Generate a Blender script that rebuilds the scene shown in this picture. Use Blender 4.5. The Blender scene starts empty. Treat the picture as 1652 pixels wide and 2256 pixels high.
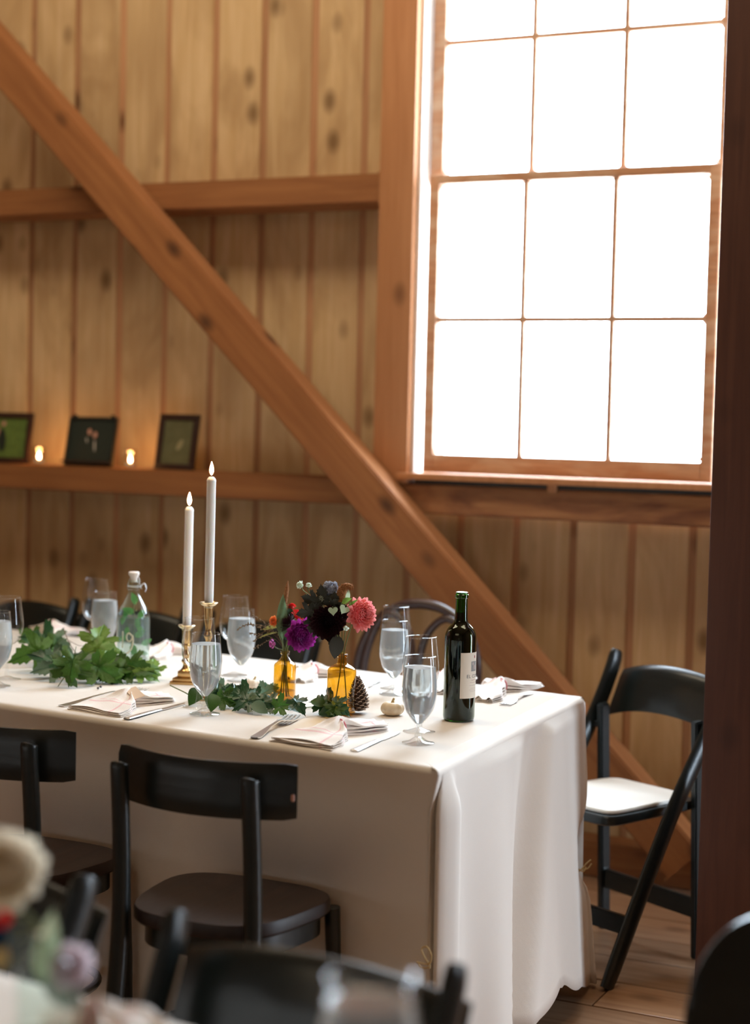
import bpy, bmesh, math, random
from mathutils import Vector, Matrix, Euler
PI = math.pi
random.seed(7)
C = bpy.context.scene.collection
SC = bpy.context.scene

# ------------------------------------------------------------------ camera
CAM = Vector((0, 0, 1.46)); FPX = 3757.0; YAW, PITCH, ROLL = .4423, .0547, .0236
cy, sy, cp, sp, cr, sr = math.cos(YAW), math.sin(YAW), math.cos(PITCH), math.sin(PITCH), math.cos(ROLL), math.sin(ROLL)
FW = Vector((-sy*cp, cy*cp, -sp)); RT0 = Vector((cy, sy, 0)); UP0 = RT0.cross(FW)
RT = RT0*cr + UP0*sr; UP = UP0*cr - RT0*sr
cam = bpy.data.cameras.new('camera'); camo = bpy.data.objects.new('camera', cam); C.objects.link(camo)
camo.matrix_world = Matrix(((RT.x, UP.x, -FW.x, CAM.x), (RT.y, UP.y, -FW.y, CAM.y), (RT.z, UP.z, -FW.z, CAM.z), (0, 0, 0, 1)))
cam.sensor_fit = 'VERTICAL'; cam.sensor_height = 56.0; cam.sensor_width = 42.0; cam.lens = FPX/2256*56
cam.dof.use_dof = True; cam.dof.focus_distance = 3.92; cam.dof.aperture_fstop = 2.75
cam.clip_end = 200
SC.camera = camo

# ------------------------------------------------------------------ world, lights, exposure
SKY_STRENGTH = 24.0; WARM_W = 58.0; EXPOSURE = 0.34
w = bpy.data.worlds.new('overcast_sky'); SC.world = w; w.use_nodes = True
wn = w.node_tree.nodes; wl = w.node_tree.links; wn.clear()
bg = wn.new('ShaderNodeBackground'); wo = wn.new('ShaderNodeOutputWorld')
tcw = wn.new('ShaderNodeTexCoord'); nz = wn.new('ShaderNodeTexNoise'); nz.inputs['Scale'].default_value = 3.0; nz.inputs['Detail'].default_value = 4
rw = wn.new('ShaderNodeValToRGB'); rw.color_ramp.elements[0].color = (.66, .82, 1, 1); rw.color_ramp.elements[1].color = (.74, .87, 1, 1)
wl.new(tcw.outputs['Generated'], nz.inputs['Vector']); wl.new(nz.outputs['Fac'], rw.inputs['Fac']); wl.new(rw.outputs['Color'], bg.inputs['Color'])
bg.inputs['Strength'].default_value = SKY_STRENGTH; wl.new(bg.outputs[0], wo.inputs[0])
def area(name, loc, target, sx, sy_, power, col, portal=False):
    l = bpy.data.lights.new(name, 'AREA'); l.shape = 'RECTANGLE'; l.size = sx; l.size_y = sy_; l.energy = power; l.color = col
    if portal: l.cycles.is_portal = True
    o = bpy.data.objects.new(name, l); C.objects.link(o); o.location = loc
    o.rotation_euler = (Vector(target)-Vector(loc)).to_track_quat('-Z', 'Y').to_euler(); return o
WIN = [(-2.33, -1.29), (-.45, .59)]           # window openings in the back wall (x range)
WZ0, WZ1 = 1.29, 3.20
RW = 2.6                                       # right wall plane
RWIN = []              # window openings in the right wall (y range)
LIGHT_OPENING = (4.7, 5.2, 2.4)                          # unseen opening added in the right wall for daylight (y range, height)
for a, b in WIN: area('window_portal', ((a+b)/2, 5.34, (WZ0+WZ1)/2), ((a+b)/2, 0, (WZ0+WZ1)/2), b-a, WZ1-WZ0, 1, (1, 1, 1), True)
area('light_opening_portal', (RW-.02, (LIGHT_OPENING[0]+LIGHT_OPENING[1])/2, LIGHT_OPENING[2]/2), (-9, (LIGHT_OPENING[0]+LIGHT_OPENING[1])/2, LIGHT_OPENING[2]/2), LIGHT_OPENING[1]-LIGHT_OPENING[0], LIGHT_OPENING[2], 1, (1, 1, 1), True)
for a, b in RWIN: area('window_portal', (RW-.02, (a+b)/2, (WZ0+WZ1)/2), (-9, (a+b)/2, (WZ0+WZ1)/2), b-a, WZ1-WZ0, 1, (1, 1, 1), True)
area('warm_hall_lamp', (-2.2, 3.75, 4.1), (-2.3, 5.0, 0), 4.4, .8, WARM_W, (1, .85, .62))
area('warm_hall_lamp', (-2.2, -1.2, 3.4), (-2.4, 4.6, 1.2), 2.4, 1.2, WARM_W*.22, (1, .80, .55))
SC.view_settings.view_transform = 'Standard'; SC.view_settings.look = 'None'
SC.view_settings.exposure = EXPOSURE; SC.view_settings.gamma = 1; SC.view_settings.use_curve_mapping = False
cyc = SC.cycles
cyc.use_denoising = True; cyc.max_bounces = 12; cyc.transparent_max_bounces = 24; cyc.transmission_bounces = 10; cyc.glossy_bounces = 5; cyc.diffuse_bounces = 5
cyc.sample_clamp_indirect = 6.0; cyc.caustics_refractive = True; cyc.caustics_reflective = False; cyc.blur_glossy = .5

# ------------------------------------------------------------------ design helpers: where a sight line meets a real plane
def ray(x, y): return RT*((x-826)/FPX) + UP*(-(y-1128)/FPX) + FW
def at_z(x, y, z): r = ray(x, y); return CAM + r*((z-CAM.z)/r.z)
def at_y(x, y, Y): r = ray(x, y); return CAM + r*((Y-CAM.y)/r.y)
def at_x(x, y, X): r = ray(x, y); return CAM + r*((X-CAM.x)/r.x)

# ------------------------------------------------------------------ materials
M = {}
def newmat(name):
    m = bpy.data.materials.new(name); m.use_nodes = True; nt = m.node_tree; nt.nodes.clear(); M[name] = m
    return m, nt.nodes, nt.links
def flat(name, col, rough=.5, metal=0, noise=0, nscale=20, bump=0, bscale=200, coat=0, spec=.5, sheen=0, sss=0, emit=None, col2=None, stretch=(1, 1, 1), rnd=0):
    m, n, l = newmat(name); out = n.new('ShaderNodeOutputMaterial'); b = n.new('ShaderNodeBsdfPrincipled'); l.new(b.outputs[0], out.inputs[0])
    b.inputs['Base Color'].default_value = (*col, 1); b.inputs['Roughness'].default_value = rough; b.inputs['Metallic'].default_value = metal
    b.inputs['Coat Weight'].default_value = coat; b.inputs['Coat Roughness'].default_value = .15; b.inputs['Specular IOR Level'].default_value = spec; b.inputs['Sheen Weight'].default_value = sheen
    if sss: b.inputs['Subsurface Weight'].default_value = sss; b.inputs['Subsurface Radius'].default_value = (.01, .006, .004)
    if emit: b.inputs['Emission Color'].default_value = (*emit[0], 1); b.inputs['Emission Strength'].default_value = emit[1]
    tc = n.new('ShaderNodeTexCoord'); mp = n.new('ShaderNodeMapping'); mp.inputs['Scale'].default_value = stretch; l.new(tc.outputs['Object'], mp.inputs[0])
    if noise or rnd:
        t = n.new('ShaderNodeTexNoise'); t.inputs['Scale'].default_value = nscale; t.inputs['Detail'].default_value = 4; l.new(mp.outputs[0], t.inputs['Vector'])
        r = n.new('ShaderNodeMix'); r.data_type = 'RGBA'; c2 = col2 or tuple(c*(1-noise) for c in col)
        r.inputs['A'].default_value = (*col, 1); r.inputs['B'].default_value = (*c2, 1); l.new(t.outputs['Fac'], r.inputs['Factor'])
        src = r.outputs['Result']
        if rnd:
            oi = n.new('ShaderNodeObjectInfo'); hs = n.new('ShaderNodeHueSaturation'); mr = n.new('ShaderNodeMapRange'); mr.inputs['To Min'].default_value = 1-rnd; mr.inputs['To Max'].default_value = 1+rnd
            l.new(oi.outputs['Random'], mr.inputs['Value']); l.new(mr.outputs[0], hs.inputs['Value']); l.new(src, hs.inputs['Color']); src = hs.outputs[0]
        l.new(src, b.inputs['Base Color'])
    if bump:
        t2 = n.new('ShaderNodeTexNoise'); t2.inputs['Scale'].default_value = bscale; l.new(mp.outputs[0], t2.inputs['Vector'])
        bp = n.new('ShaderNodeBump'); bp.inputs['Strength'].default_value = bump; bp.inputs['Distance'].default_value = .002; l.new(t2.outputs['Fac'], bp.inputs['Height']); l.new(bp.outputs[0], b.inputs['Normal'])
    return m
def wood(name, c1, c2, knot, rough=.6, axis='Z', scale=1.0, knots=1.0, rnd=.12, spec=.3, blotch=.35, cblotch=None, coat=0):
    """grain stretched along one axis, sparse knots, slow blotches; each piece its own offset"""
    m, n, l = newmat(name); out = n.new('ShaderNodeOutputMaterial'); b = n.new('ShaderNodeBsdfPrincipled'); l.new(b.outputs[0], out.inputs[0])
    b.inputs['Roughness'].default_value = rough; b.inputs['Specular IOR Level'].default_value = spec; b.inputs['Coat Weight'].default_value = coat
    tc = n.new('ShaderNodeTexCoord'); oi = n.new('ShaderNodeObjectInfo')
    off = n.new('ShaderNodeVectorMath'); off.operation = 'SCALE'; off.inputs[0].default_value = (37, 19, 53); l.new(oi.outputs['Random'], off.inputs['Scale'])
    add = n.new('ShaderNodeVectorMath'); l.new(tc.outputs['Object'], add.inputs[0]); l.new(off.outputs[0], add.inputs[1])
    def mapped(s):
        mp = n.new('ShaderNodeMapping'); mp.inputs['Scale'].default_value = s; l.new(add.outputs[0], mp.inputs[0]); return mp.outputs[0]
    k = {'Z': (1, 1, .06), 'X': (.06, 1, 1), 'Y': (1, .06, 1)}[axis]
    k2 = {'Z': (1, 1, .35), 'X': (.35, 1, 1), 'Y': (1, .35, 1)}[axis]
    g = n.new('ShaderNodeTexNoise'); g.inputs['Scale'].default_value = 45*scale; g.inputs['Detail'].default_value = 6; g.inputs['Distortion'].default_value = .6; l.new(mapped(k), g.inputs['Vector'])
    s = n.new('ShaderNodeTexNoise'); s.inputs['Scale'].default_value = 5*scale; s.inputs['Detail'].default_value = 3; s.inputs['Distortion'].default_value = 1.2; l.new(mapped(k2), s.inputs['Vector'])
    k3 = {'Z': (1, 1, .62), 'X': (.62, 1, 1), 'Y': (1, .62, 1)}[axis]
    v = n.new('ShaderNodeTexVoronoi'); v.inputs['Scale'].default_value = 6.5*scale; l.new(mapped(k3), v.inputs['Vector'])
    r1 = n.new('ShaderNodeValToRGB'); r1.color_ramp.elements[0].position = .3; r1.color_ramp.elements[1].position = .7
    r1.color_ramp.elements[0].color = (*c2, 1); r1.color_ramp.elements[1].color = (*c1, 1); l.new(g.outputs['Fac'], r1.inputs['Fac'])
    mb = n.new('ShaderNodeMix'); mb.data_type = 'RGBA'; mrb = n.new('ShaderNodeMapRange'); mrb.inputs['From Min'].default_value = .42; mrb.inputs['From Max'].default_value = .68; mrb.inputs['To Max'].default_value = blotch
    l.new(s.outputs['Fac'], mrb.inputs['Value']); l.new(mrb.outputs[0], mb.inputs['Factor']); l.new(r1.outputs['Color'], mb.inputs['A']); mb.inputs['B'].default_value = (*(cblotch or c2), 1)
    mk = n.new('ShaderNodeMix'); mk.data_type = 'RGBA'; kr = n.new('ShaderNodeMapRange'); kr.inputs['From Min'].default_value = .07; kr.inputs['From Max'].default_value = .22
    kr.inputs['To Min'].default_value = .8*knots; kr.inputs['To Max'].default_value = 0; l.new(v.outputs['Distance'], kr.inputs['Value'])
    l.new(kr.outputs[0], mk.inputs['Factor']); l.new(mb.outputs['Result'], mk.inputs['A']); mk.inputs['B'].default_value = (*knot, 1)
    hs = n.new('ShaderNodeHueSaturation'); mr = n.new('ShaderNodeMapRange'); mr.inputs['To Min'].default_value = 1-rnd; mr.inputs['To Max'].default_value = 1+rnd
    l.new(oi.outputs['Random'], mr.inputs['Value']); l.new(mr.outputs[0], hs.inputs['Value']); l.new(mk.outputs['Result'], hs.inputs['Color']); l.new(hs.outputs[0], b.inputs['Base Color'])
    bp = n.new('ShaderNodeBump'); bp.inputs['Strength'].default_value = .25; bp.inputs['Distance'].default_value = .002; l.new(g.outputs['Fac'], bp.inputs['Height']); l.new(bp.outputs[0], b.inputs['Normal'])
    return m
def shell(name, tint, ior=1.45, rough=.01, gl=(1, 1, 1), diff=0, dcol=(1, 1, 1)):
    """thin blown glass: clear (tinted) sheet with Fresnel reflection, so light passes and edges gleam"""
    m, n, l = newmat(name); out = n.new('ShaderNodeOutputMaterial')
    t = n.new('ShaderNodeBsdfTransparent'); t.inputs[0].default_value = (*tint, 1); g = n.new('ShaderNodeBsdfGlossy'); g.inputs['Roughness'].default_value = rough; g.inputs[0].default_value = (*gl, 1)
    lw = n.new('ShaderNodeLayerWeight'); lw.inputs[0].default_value = .5; pw = n.new('ShaderNodeMath'); pw.operation = 'POWER'; pw.inputs[1].default_value = 3; l.new(lw.outputs['Facing'], pw.inputs[0])
    f = n.new('ShaderNodeMapRange'); f.inputs['To Min'].default_value = .035*(ior-1)/.5; f.inputs['To Max'].default_value = .85; l.new(pw.outputs[0], f.inputs['Value']); mx = n.new('ShaderNodeMixShader'); l.new(f.outputs[0], mx.inputs[0])
    src = t.outputs[0]
    if diff:
        d = n.new('ShaderNodeBsdfDiffuse'); d.inputs[0].default_value = (*dcol, 1); m2 = n.new('ShaderNodeMixShader'); m2.inputs[0].default_value = diff; l.new(t.outputs[0], m2.inputs[1]); l.new(d.outputs[0], m2.inputs[2]); src = m2.outputs[0]
    l.new(src, mx.inputs[1]); l.new(g.outputs[0], mx.inputs[2]); l.new(mx.outputs[0], out.inputs[0]); return m
wood('pine_board', (.70, .50, .285), (.58, .385, .19), (.17, .09, .035), rough=.7, knots=1, rnd=.10, cblotch=(.42, .26, .125), blotch=.75, scale=1.0)
wood('low_bounce_board', (.34, .19, .10), (.24, .13, .06), (.08, .04, .02), rough=.8)  # dark tone chosen to cut light bounced off the unseen walls and ceiling
wood('pine_batten', (.50, .27, .14), (.40, .20, .10), (.12, .05, .02), rough=.7, rnd=.15)
wood('fir_timber', (.37, .155, .055), (.26, .10, .035), (.05, .02, .01), rough=.6, axis='X', knots=1, rnd=.08)
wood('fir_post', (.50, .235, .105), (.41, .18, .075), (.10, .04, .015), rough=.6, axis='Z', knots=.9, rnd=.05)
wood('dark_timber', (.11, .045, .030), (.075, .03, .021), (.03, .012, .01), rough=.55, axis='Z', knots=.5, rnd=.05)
wood('weathered_sash', (.55, .30, .17), (.40, .20, .11), (.2, .1, .06), rough=.65, axis='X', knots=0, blotch=.8, cblotch=(.62, .45, .32), scale=2.5)
wood('weathered_sill', (.40, .19, .08), (.28, .12, .05), (.08, .03, .02), rough=.65, axis='X', knots=.4, blotch=.8, cblotch=(.13, .045, .025), scale=1.6)
wood('floor_plank', (.44, .27, .16), (.28, .15, .08), (.06, .03, .02), rough=.3, axis='X', knots=.6, rnd=.28, spec=.5)
wood('dark_wood', (.010, .014, .0135), (.007, .010, .010), (.01, .01, .01), rough=.3, axis='X', knots=0, rnd=.1, spec=.5)
wood('seat_wood', (.026, .012, .008), (.014, .007, .005), (.02, .01, .01), rough=.42, axis='Y', knots=0, rnd=.1, spec=.35)
wood('plum_bentwood', (.060, .030, .026), (.042, .022, .02), (.02, .01, .01), rough=.3, axis='X', knots=0, rnd=.1, spec=.6)
flat('linen_cloth', (.80, .74, .67), .85, bump=.3, bscale=900, sheen=.1, noise=.06, nscale=6)
flat('white_jamb', (.84, .79, .72), .6, noise=.15, nscale=30); flat('white_seat', (.85, .82, .76), .6)
flat('napkin_cloth', (.88, .82, .77), .9, bump=.4, bscale=600)
flat('pink_thread', (.75, .22, .26), .8); flat('tag_card', (.80, .62, .47), .8)
flat('silver', (.86, .85, .84), .32, metal=1); flat('brass', (.62, .40, .17), .25, metal=1); flat('brass_pale', (.75, .62, .40), .28, metal=1)
flat('wire', (.7, .7, .7), .3, metal=1); flat('rubber_white', (.85, .80, .76), .6)
flat('wax', (.95, .92, .88), .45, sss=.4); flat('wick', (.05, .04, .03), .9)
flat('flame', (1, .5, .1), .5, emit=((1, .62, .25), 30)); flat('flame_core', (1, 1, 1), .5, emit=((1, .8, .5), 22))
def flame_edges():
    n = M['flame_core'].node_tree.nodes; l = M['flame_core'].node_tree.links; b = [x for x in n if x.type == 'BSDF_PRINCIPLED'][0]
    lw = n.new('ShaderNodeLayerWeight'); lw.inputs[0].default_value = .45; r = n.new('ShaderNodeValToRGB'); r.color_ramp.elements[0].color = (1, .85, .6, 1); r.color_ramp.elements[1].color = (1, .22, .03, 1); r.color_ramp.elements[0].position = .3; r.color_ramp.elements[1].position = .75
    l.new(lw.outputs['Facing'], r.inputs[0]); l.new(r.outputs[0], b.inputs['Emission Color'])
flame_edges()
flat('green_leaf', (.08, .19, .030), .45, noise=.55, nscale=25, rnd=.35, spec=.4); flat('bright_leaf', (.21, .38, .065), .45, noise=.4, nscale=25, rnd=.25)
flat('dark_leaf', (.03, .115, .045), .35, noise=.5, nscale=25, rnd=.35, spec=.5); flat('pale_leaf', (.20, .32, .20), .5, noise=.3, nscale=25, rnd=.2)
flat('black_leaf', (.030, .034, .022), .5, noise=.4, nscale=25, rnd=.3); flat('mint_leaf', (.16, .42, .12), .5, noise=.4, nscale=25, rnd=.3)
flat('stem_green', (.16, .20, .07), .6); flat('stem_dark', (.05, .025, .015), .6); flat('stem_brown', (.16, .09, .05), .7)
flat('purple_petal', (.46, .04, .36), .6, rnd=0, noise=.6, nscale=60); flat('pink_petal', (.82, .19, .21), .6, noise=.25, nscale=60, col2=(.90, .42, .38))
flat('burgundy_petal', (.035, .008, .014), .5); flat('red_petal', (.70, .03, .03), .5); flat('orange_petal', (.80, .24, .07), .6)
flat('purple_petal_light', (.60, .16, .42), .6); flat('pale_green_leaf', (.20, .32, .16), .5, noise=.6, nscale=120); flat('olive_leaf', (.26, .26, .07), .6); flat('twig_bud', (.24, .17, .10), .8); flat('blue_petal', (.02, .10, .20), .6); flat('bud_green', (.50, .56, .36), .6); flat('grey_leaf', (.30, .36, .30), .6); flat('photo_moss_light', (.30, .27, .14), .5); flat('cream_petal', (.86, .80, .66), .7, noise=.15, nscale=30, col2=(.86, .76, .60)); flat('white_bud', (.72, .78, .66), .6); flat('lilac_petal', (.80, .70, .74), .7)
flat('blue_thistle', (.25, .30, .42), .7); flat('brown_fuzz', (.32, .14, .05), .9, bump=1, bscale=300); flat('heart_green', (.50, .62, .40), .5)
flat('cone_scale', (.085, .055, .04), .7); flat('cone_tip', (.55, .42, .32), .8); flat('pumpkin_skin', (.86, .72, .52), .5, noise=.1, nscale=30); flat('pumpkin_stem', (.55, .42, .22), .8)
flat('gourd_skin', (.88, .78, .66), .5); flat('paper_label', (.84, .76, .64), .7); flat('ink', (.09, .09, .10), .7); flat('ink_red', (.35, .06, .06), .7); flat('ink_pale', (.5, .42, .40), .7)
flat('chalk_paint', (.85, .82, .66), .7); flat('straw', (.62, .45, .20), .8); flat('wine_liquid', (.006, .005, .006), .08)
flat('frame_black', (.010, .012, .011), .4); flat('frame_brown', (.035, .014, .01), .4)
flat('photo_dark', (.012, .02, .014), .6); flat('photo_skin', (.55, .28, .20), .5); flat('photo_white', (.5, .46, .4), .5); flat('photo_green', (.16, .26, .05),   .6, noise=.7, nscale=40); flat('photo_moss', (.085, .085, .03), .6, noise=.8, nscale=25, col2=(.16, .15, .07)); flat('photo_brown', (.05, .02, .015), .4)
flat('photo_grey', (.42, .42, .40), .6, noise=.6, nscale=300); flat('dark_steel', (.03, .03, .03), .4, metal=.6); flat('plaster_dark', (.30, .20, .12), .9)
shell('clear_glass', (.97, .98, .98), 1.5); shell('window_glass', (.97, .985, .98), 1.35); shell('amber_glass', (.84, .58, .12), 1.5); shell('green_glass', (.10, .36, .06), 1.55)
shell('carafe_glass', (.88, .96, .93), 1.5); shell('soft_water', (.93, .96, .97), 1.25, diff=.16, dcol=(.80, .88, .92)); shell('votive_glass', (.95, .93, .88), 1.5)
def waterm():
    m, n, l = newmat('water'); out = n.new('ShaderNodeOutputMaterial')
    g = n.new('ShaderNodeBsdfGlass'); g.inputs['IOR'].default_value = 1.33; g.inputs['Roughness'].default_value = .02; g.inputs[0].default_value = (.93, .965, .98, 1)
    d = n.new('ShaderNodeBsdfDiffuse'); d.inputs[0].default_value = (.80, .88, .95, 1); mx = n.new('ShaderNodeMixShader'); mx.inputs[0].default_value = .30   # iced, frosted
    l.new(g.outputs[0], mx.inputs[1]); l.new(d.outputs[0], mx.inputs[2]); l.new(mx.outputs[0], out.inputs[0])
waterm()
def striped():
    m = M['napkin_cloth']; n = m.node_tree.nodes; l = m.node_tree.links
    b = [x for x in n if x.type == 'BSDF_PRINCIPLED'][0]; tc = n.new('ShaderNodeTexCoord'); sx = n.new('ShaderNodeSeparateXYZ'); l.new(tc.outputs['UV'], sx.inputs[0])
    f = None
    for ax, c, wd in (('X', .22, .012), ('X', .27, .006), ('Y', .2, .02), ('X', .74, .01)):
        a = n.new('ShaderNodeMath'); a.operation = 'SUBTRACT'; a.inputs[1].default_value = c; l.new(sx.outputs[ax], a.inputs[0])
        ab = n.new('ShaderNodeMath'); ab.operation = 'ABSOLUTE'; l.new(a.outputs[0], ab.inputs[0])
        lt = n.new('ShaderNodeMath'); lt.operation = 'LESS_THAN'; lt.inputs[1].default_value = wd; l.new(ab.outputs[0], lt.inputs[0])
        if f is None: f = lt.outputs[0]
        else:
            mx = n.new('ShaderNodeMath'); mx.operation = 'MAXIMUM'; l.new(f, mx.inputs[0]); l.new(lt.outputs[0], mx.inputs[1]); f = mx.outputs[0]
    k = n.new('ShaderNodeMath'); k.operation = 'MULTIPLY'; k.inputs[1].default_value = .55; l.new(f, k.inputs[0])
    mc = n.new('ShaderNodeMix'); mc.data_type = 'RGBA'; mc.inputs['A'].default_value = (.88, .82, .77, 1); mc.inputs['B'].default_value = (.80, .36, .40, 1); l.new(k.outputs[0], mc.inputs['Factor']); l.new(mc.outputs['Result'], b.inputs['Base Color'])
striped()
def translucent(names, fac):
    """petals and leaves let part of the light through"""
    for nm in names:
        m = M[nm]; n = m.node_tree.nodes; l = m.node_tree.links; b = [x for x in n if x.type == 'BSDF_PRINCIPLED'][0]; out = [x for x in n if x.type == 'OUTPUT_MATERIAL'][0]
        t = n.new('ShaderNodeBsdfTranslucent'); mx = n.new('ShaderNodeMixShader'); mx.inputs[0].default_value = fac
        if b.inputs['Base Color'].links: l.new(b.inputs['Base Color'].links[0].from_socket, t.inputs[0])
        else: t.inputs[0].default_value = b.inputs['Base Color'].default_value
        l.new(b.outputs[0], mx.inputs[1]); l.new(t.outputs[0], mx.inputs[2]); l.new(mx.outputs[0], out.inputs[0])
translucent(['cream_petal', 'lilac_petal', 'pink_petal', 'purple_petal', 'red_petal', 'orange_petal', 'white_bud', 'purple_petal_light'], .45)
translucent(['green_leaf', 'bright_leaf', 'mint_leaf', 'pale_leaf', 'heart_green', 'bud_green', 'pale_green_leaf', 'olive_leaf'], .35)

# ------------------------------------------------------------------ object helpers
def tag(o, label=None, cat=None, group=None, kind=None):
    if label: o['label'] = label
    if cat: o['category'] = cat
    if group: o['group'] = group
    if kind: o['kind'] = kind
    return o
def empty(name, loc=(0, 0, 0), rz=0, parent=None):
    o = bpy.data.objects.new(name, None); o.empty_display_size = .1; C.objects.link(o); o.location = loc; o.rotation_euler = (0, 0, rz); o.parent = parent; return o
def obj(name, bm, mats, parent=None, smooth=True, loc=None, angle=.7):
    me = bpy.data.meshes.new(name); bmesh.ops.recalc_face_normals(bm, faces=bm.faces[:]) if smooth != 'keep' else None
    bm.to_mesh(me); bm.free()
    for m in (mats if isinstance(mats, (list, tuple)) else [mats]): me.materials.append(M[m])
    if smooth:
        me.shade_smooth()
        if angle < 3: me.set_sharp_from_angle(angle=angle)
    o = bpy.data.objects.new(name, me); C.objects.link(o); o.parent = parent
    if loc is not None: o.location = loc
    return o
def inst(name, me, parent=None, mat=None):
    o = bpy.data.objects.new(name, me); C.objects.link(o); o.parent = parent
    if mat is not None: o.matrix_local = mat
    return o
def copy_tree(o, parent=None):
    c = o.copy(); C.objects.link(c); c.parent = parent
    for ch in o.children: copy_tree(ch, c)
    return c
def nb(): return bmesh.new()
def box(bm, a, b, bev=0, mi=0, mat=None):
    """box from corner a to corner b"""
    a, b = Vector(a), Vector(b); r = bmesh.ops.create_cube(bm, size=1); vs = r['verts']
    for v in vs: v.co = Vector(((a.x+b.x)/2+v.co.x*(b.x-a.x), (a.y+b.y)/2+v.co.y*(b.y-a.y), (a.z+b.z)/2+v.co.z*(b.z-a.z)))
    if bev:
        es = list({e for v in vs for e in v.link_edges}); q = bmesh.ops.bevel(bm, geom=es, offset=bev, segments=2, affect='EDGES', profile=.6); vs = list({v for f in q['faces'] for v in f.verts} | {v for v in vs if v.is_valid})
    if mi:
        for f in {f for v in vs if v.is_valid for f in v.link_faces}: f.material_index = mi
    if mat:
        for v in vs:
            if v.is_valid: v.co = mat @ v.co
    return vs
def beam(bm, p, q, wid, dep, side, bev=.004):
    """squared timber from p to q; side = direction of its depth"""
    p, q = Vector(p), Vector(q); d = (q-p).normalized(); s = Vector(side).normalized(); u = d.cross(s).normalized()
    s = u.cross(d).normalized()
    r = bmesh.ops.create_cube(bm, size=1); L = (q-p).length; c = (p+q)/2
    for v in r['verts']: v.co = c + d*v.co.x*L + u*v.co.y*wid + s*v.co.z*dep
    if bev: bmesh.ops.bevel(bm, geom=list({e for v in r['verts'] for e in v.link_edges}), offset=bev, segments=2, affect='EDGES')
def tube(bm, pts, rad, seg=10, flat_=1.0, caps=True, updir=None):
    pts = [Vector(p) for p in pts]; n = len(pts); R = rad if isinstance(rad, (list, tuple)) else [rad]*n
    rings = []; prev = None
    for i, p in enumerate(pts):
        d = (pts[min(i+1, n-1)]-pts[max(i-1, 0)]).normalized()
        if prev is None:
            a = Vector(updir) if updir else (Vector((0, 0, 1)) if abs(d.z) < .9 else Vector((1, 0, 0)))
            prev = (a - d*a.dot(d)).normalized()
        else: prev = (prev-d*prev.dot(d)).normalized()
        b = d.cross(prev)
        rings.append([bm.verts.new(p + prev*(R[i]*math.cos(2*PI*k/seg)) + b*(R[i]*flat_*math.sin(2*PI*k/seg))) for k in range(seg)])
    for i in range(n-1):
        for k in range(seg): bm.faces.new((rings[i][k], rings[i][(k+1) % seg], rings[i+1][(k+1) % seg], rings[i+1][k]))
    if caps:
        bm.faces.new(rings[0][::-1]); bm.faces.new(rings[-1])
    return rings
def lathe(bm, prof, seg=32, mi=0, c=(0, 0, 0), closed=False):
    c = Vector(c); rings = []
    for r, z in prof:
        if r < 1e-6: rings.append([bm.verts.new(c+Vector((0, 0, z)))])
        else: rings.append([bm.verts.new(c+Vector((r*math.cos(2*PI*k/seg), r*math.sin(2*PI*k/seg), z))) for k in range(seg)])
    for i in range(len(rings)-1):
        A, B = rings[i], rings[i+1]
        for k in range(seg):
            k2 = (k+1) % seg
            vs = [A[0] if len(A) == 1 else A[k], A[0] if len(A) == 1 else A[k2], B[0] if len(B) == 1 else B[k2], B[0] if len(B) == 1 else B[k]]
            u = []
            for v in vs:
                if v not in u: u.append(v)
            if len(u) > 2: bm.faces.new(u).material_index = mi
    return rings
def smoothprof(pts, n=6):
    """Catmull-Rom through profile points"""
    out = []; P = [pts[0]]+list(pts)+[pts[-1]]
    for i in range(1, len(P)-2):
        p0, p1, p2, p3 = P[i-1], P[i], P[i+1], P[i+2]
        for k in range(n):
            t = k/n; out.append(tuple(.5*((2*p1[j])+(-p0[j]+p2[j])*t+(2*p0[j]-5*p1[j]+4*p2[j]-p3[j])*t*t+(-p0[j]+3*p1[j]-3*p2[j]+p3[j])*t**3) for j in range(len(p1))))
    out.append(tuple(pts[-1])); return out
def spline(pts, n=8): return [Vector(p) for p in smoothprof([tuple(p) for p in pts], n)]
def frame_to(nrm, up=Vector((0, 0, 1)), loc=(0, 0, 0), s=1.0, spin=0):
    z = Vector(nrm).normalized(); x = up.cross(z); x = x.normalized() if x.length > 1e-4 else Vector((1, 0, 0)); y = z.cross(x)
    m = Matrix(((x.x, y.x, z.x, 0), (x.y, y.y, z.y, 0), (x.z, y.z, z.z, 0), (0, 0, 0, 1)))
    return Matrix.Translation(loc) @ m @ Matrix.Rotation(spin, 4, 'Z') @ Matrix.Scale(s, 4)
def lerp(a, b, t): return a+(b-a)*t
def interp(xs, ys, x):
    if x <= xs[0]: return ys[0]
    for i in range(len(xs)-1):
        if x <= xs[i+1]:
            t = (x-xs[i])/(xs[i+1]-xs[i]); t = t*t*(3-2*t); return ys[i]+(ys[i+1]-ys[i])*t
    return ys[-1]

# ================================================================== SETTING
WY = 5.36                                   # inner face of the boards
X0, X1, Y0, ZT = -6.2, RW, -2.6, 4.3
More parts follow.
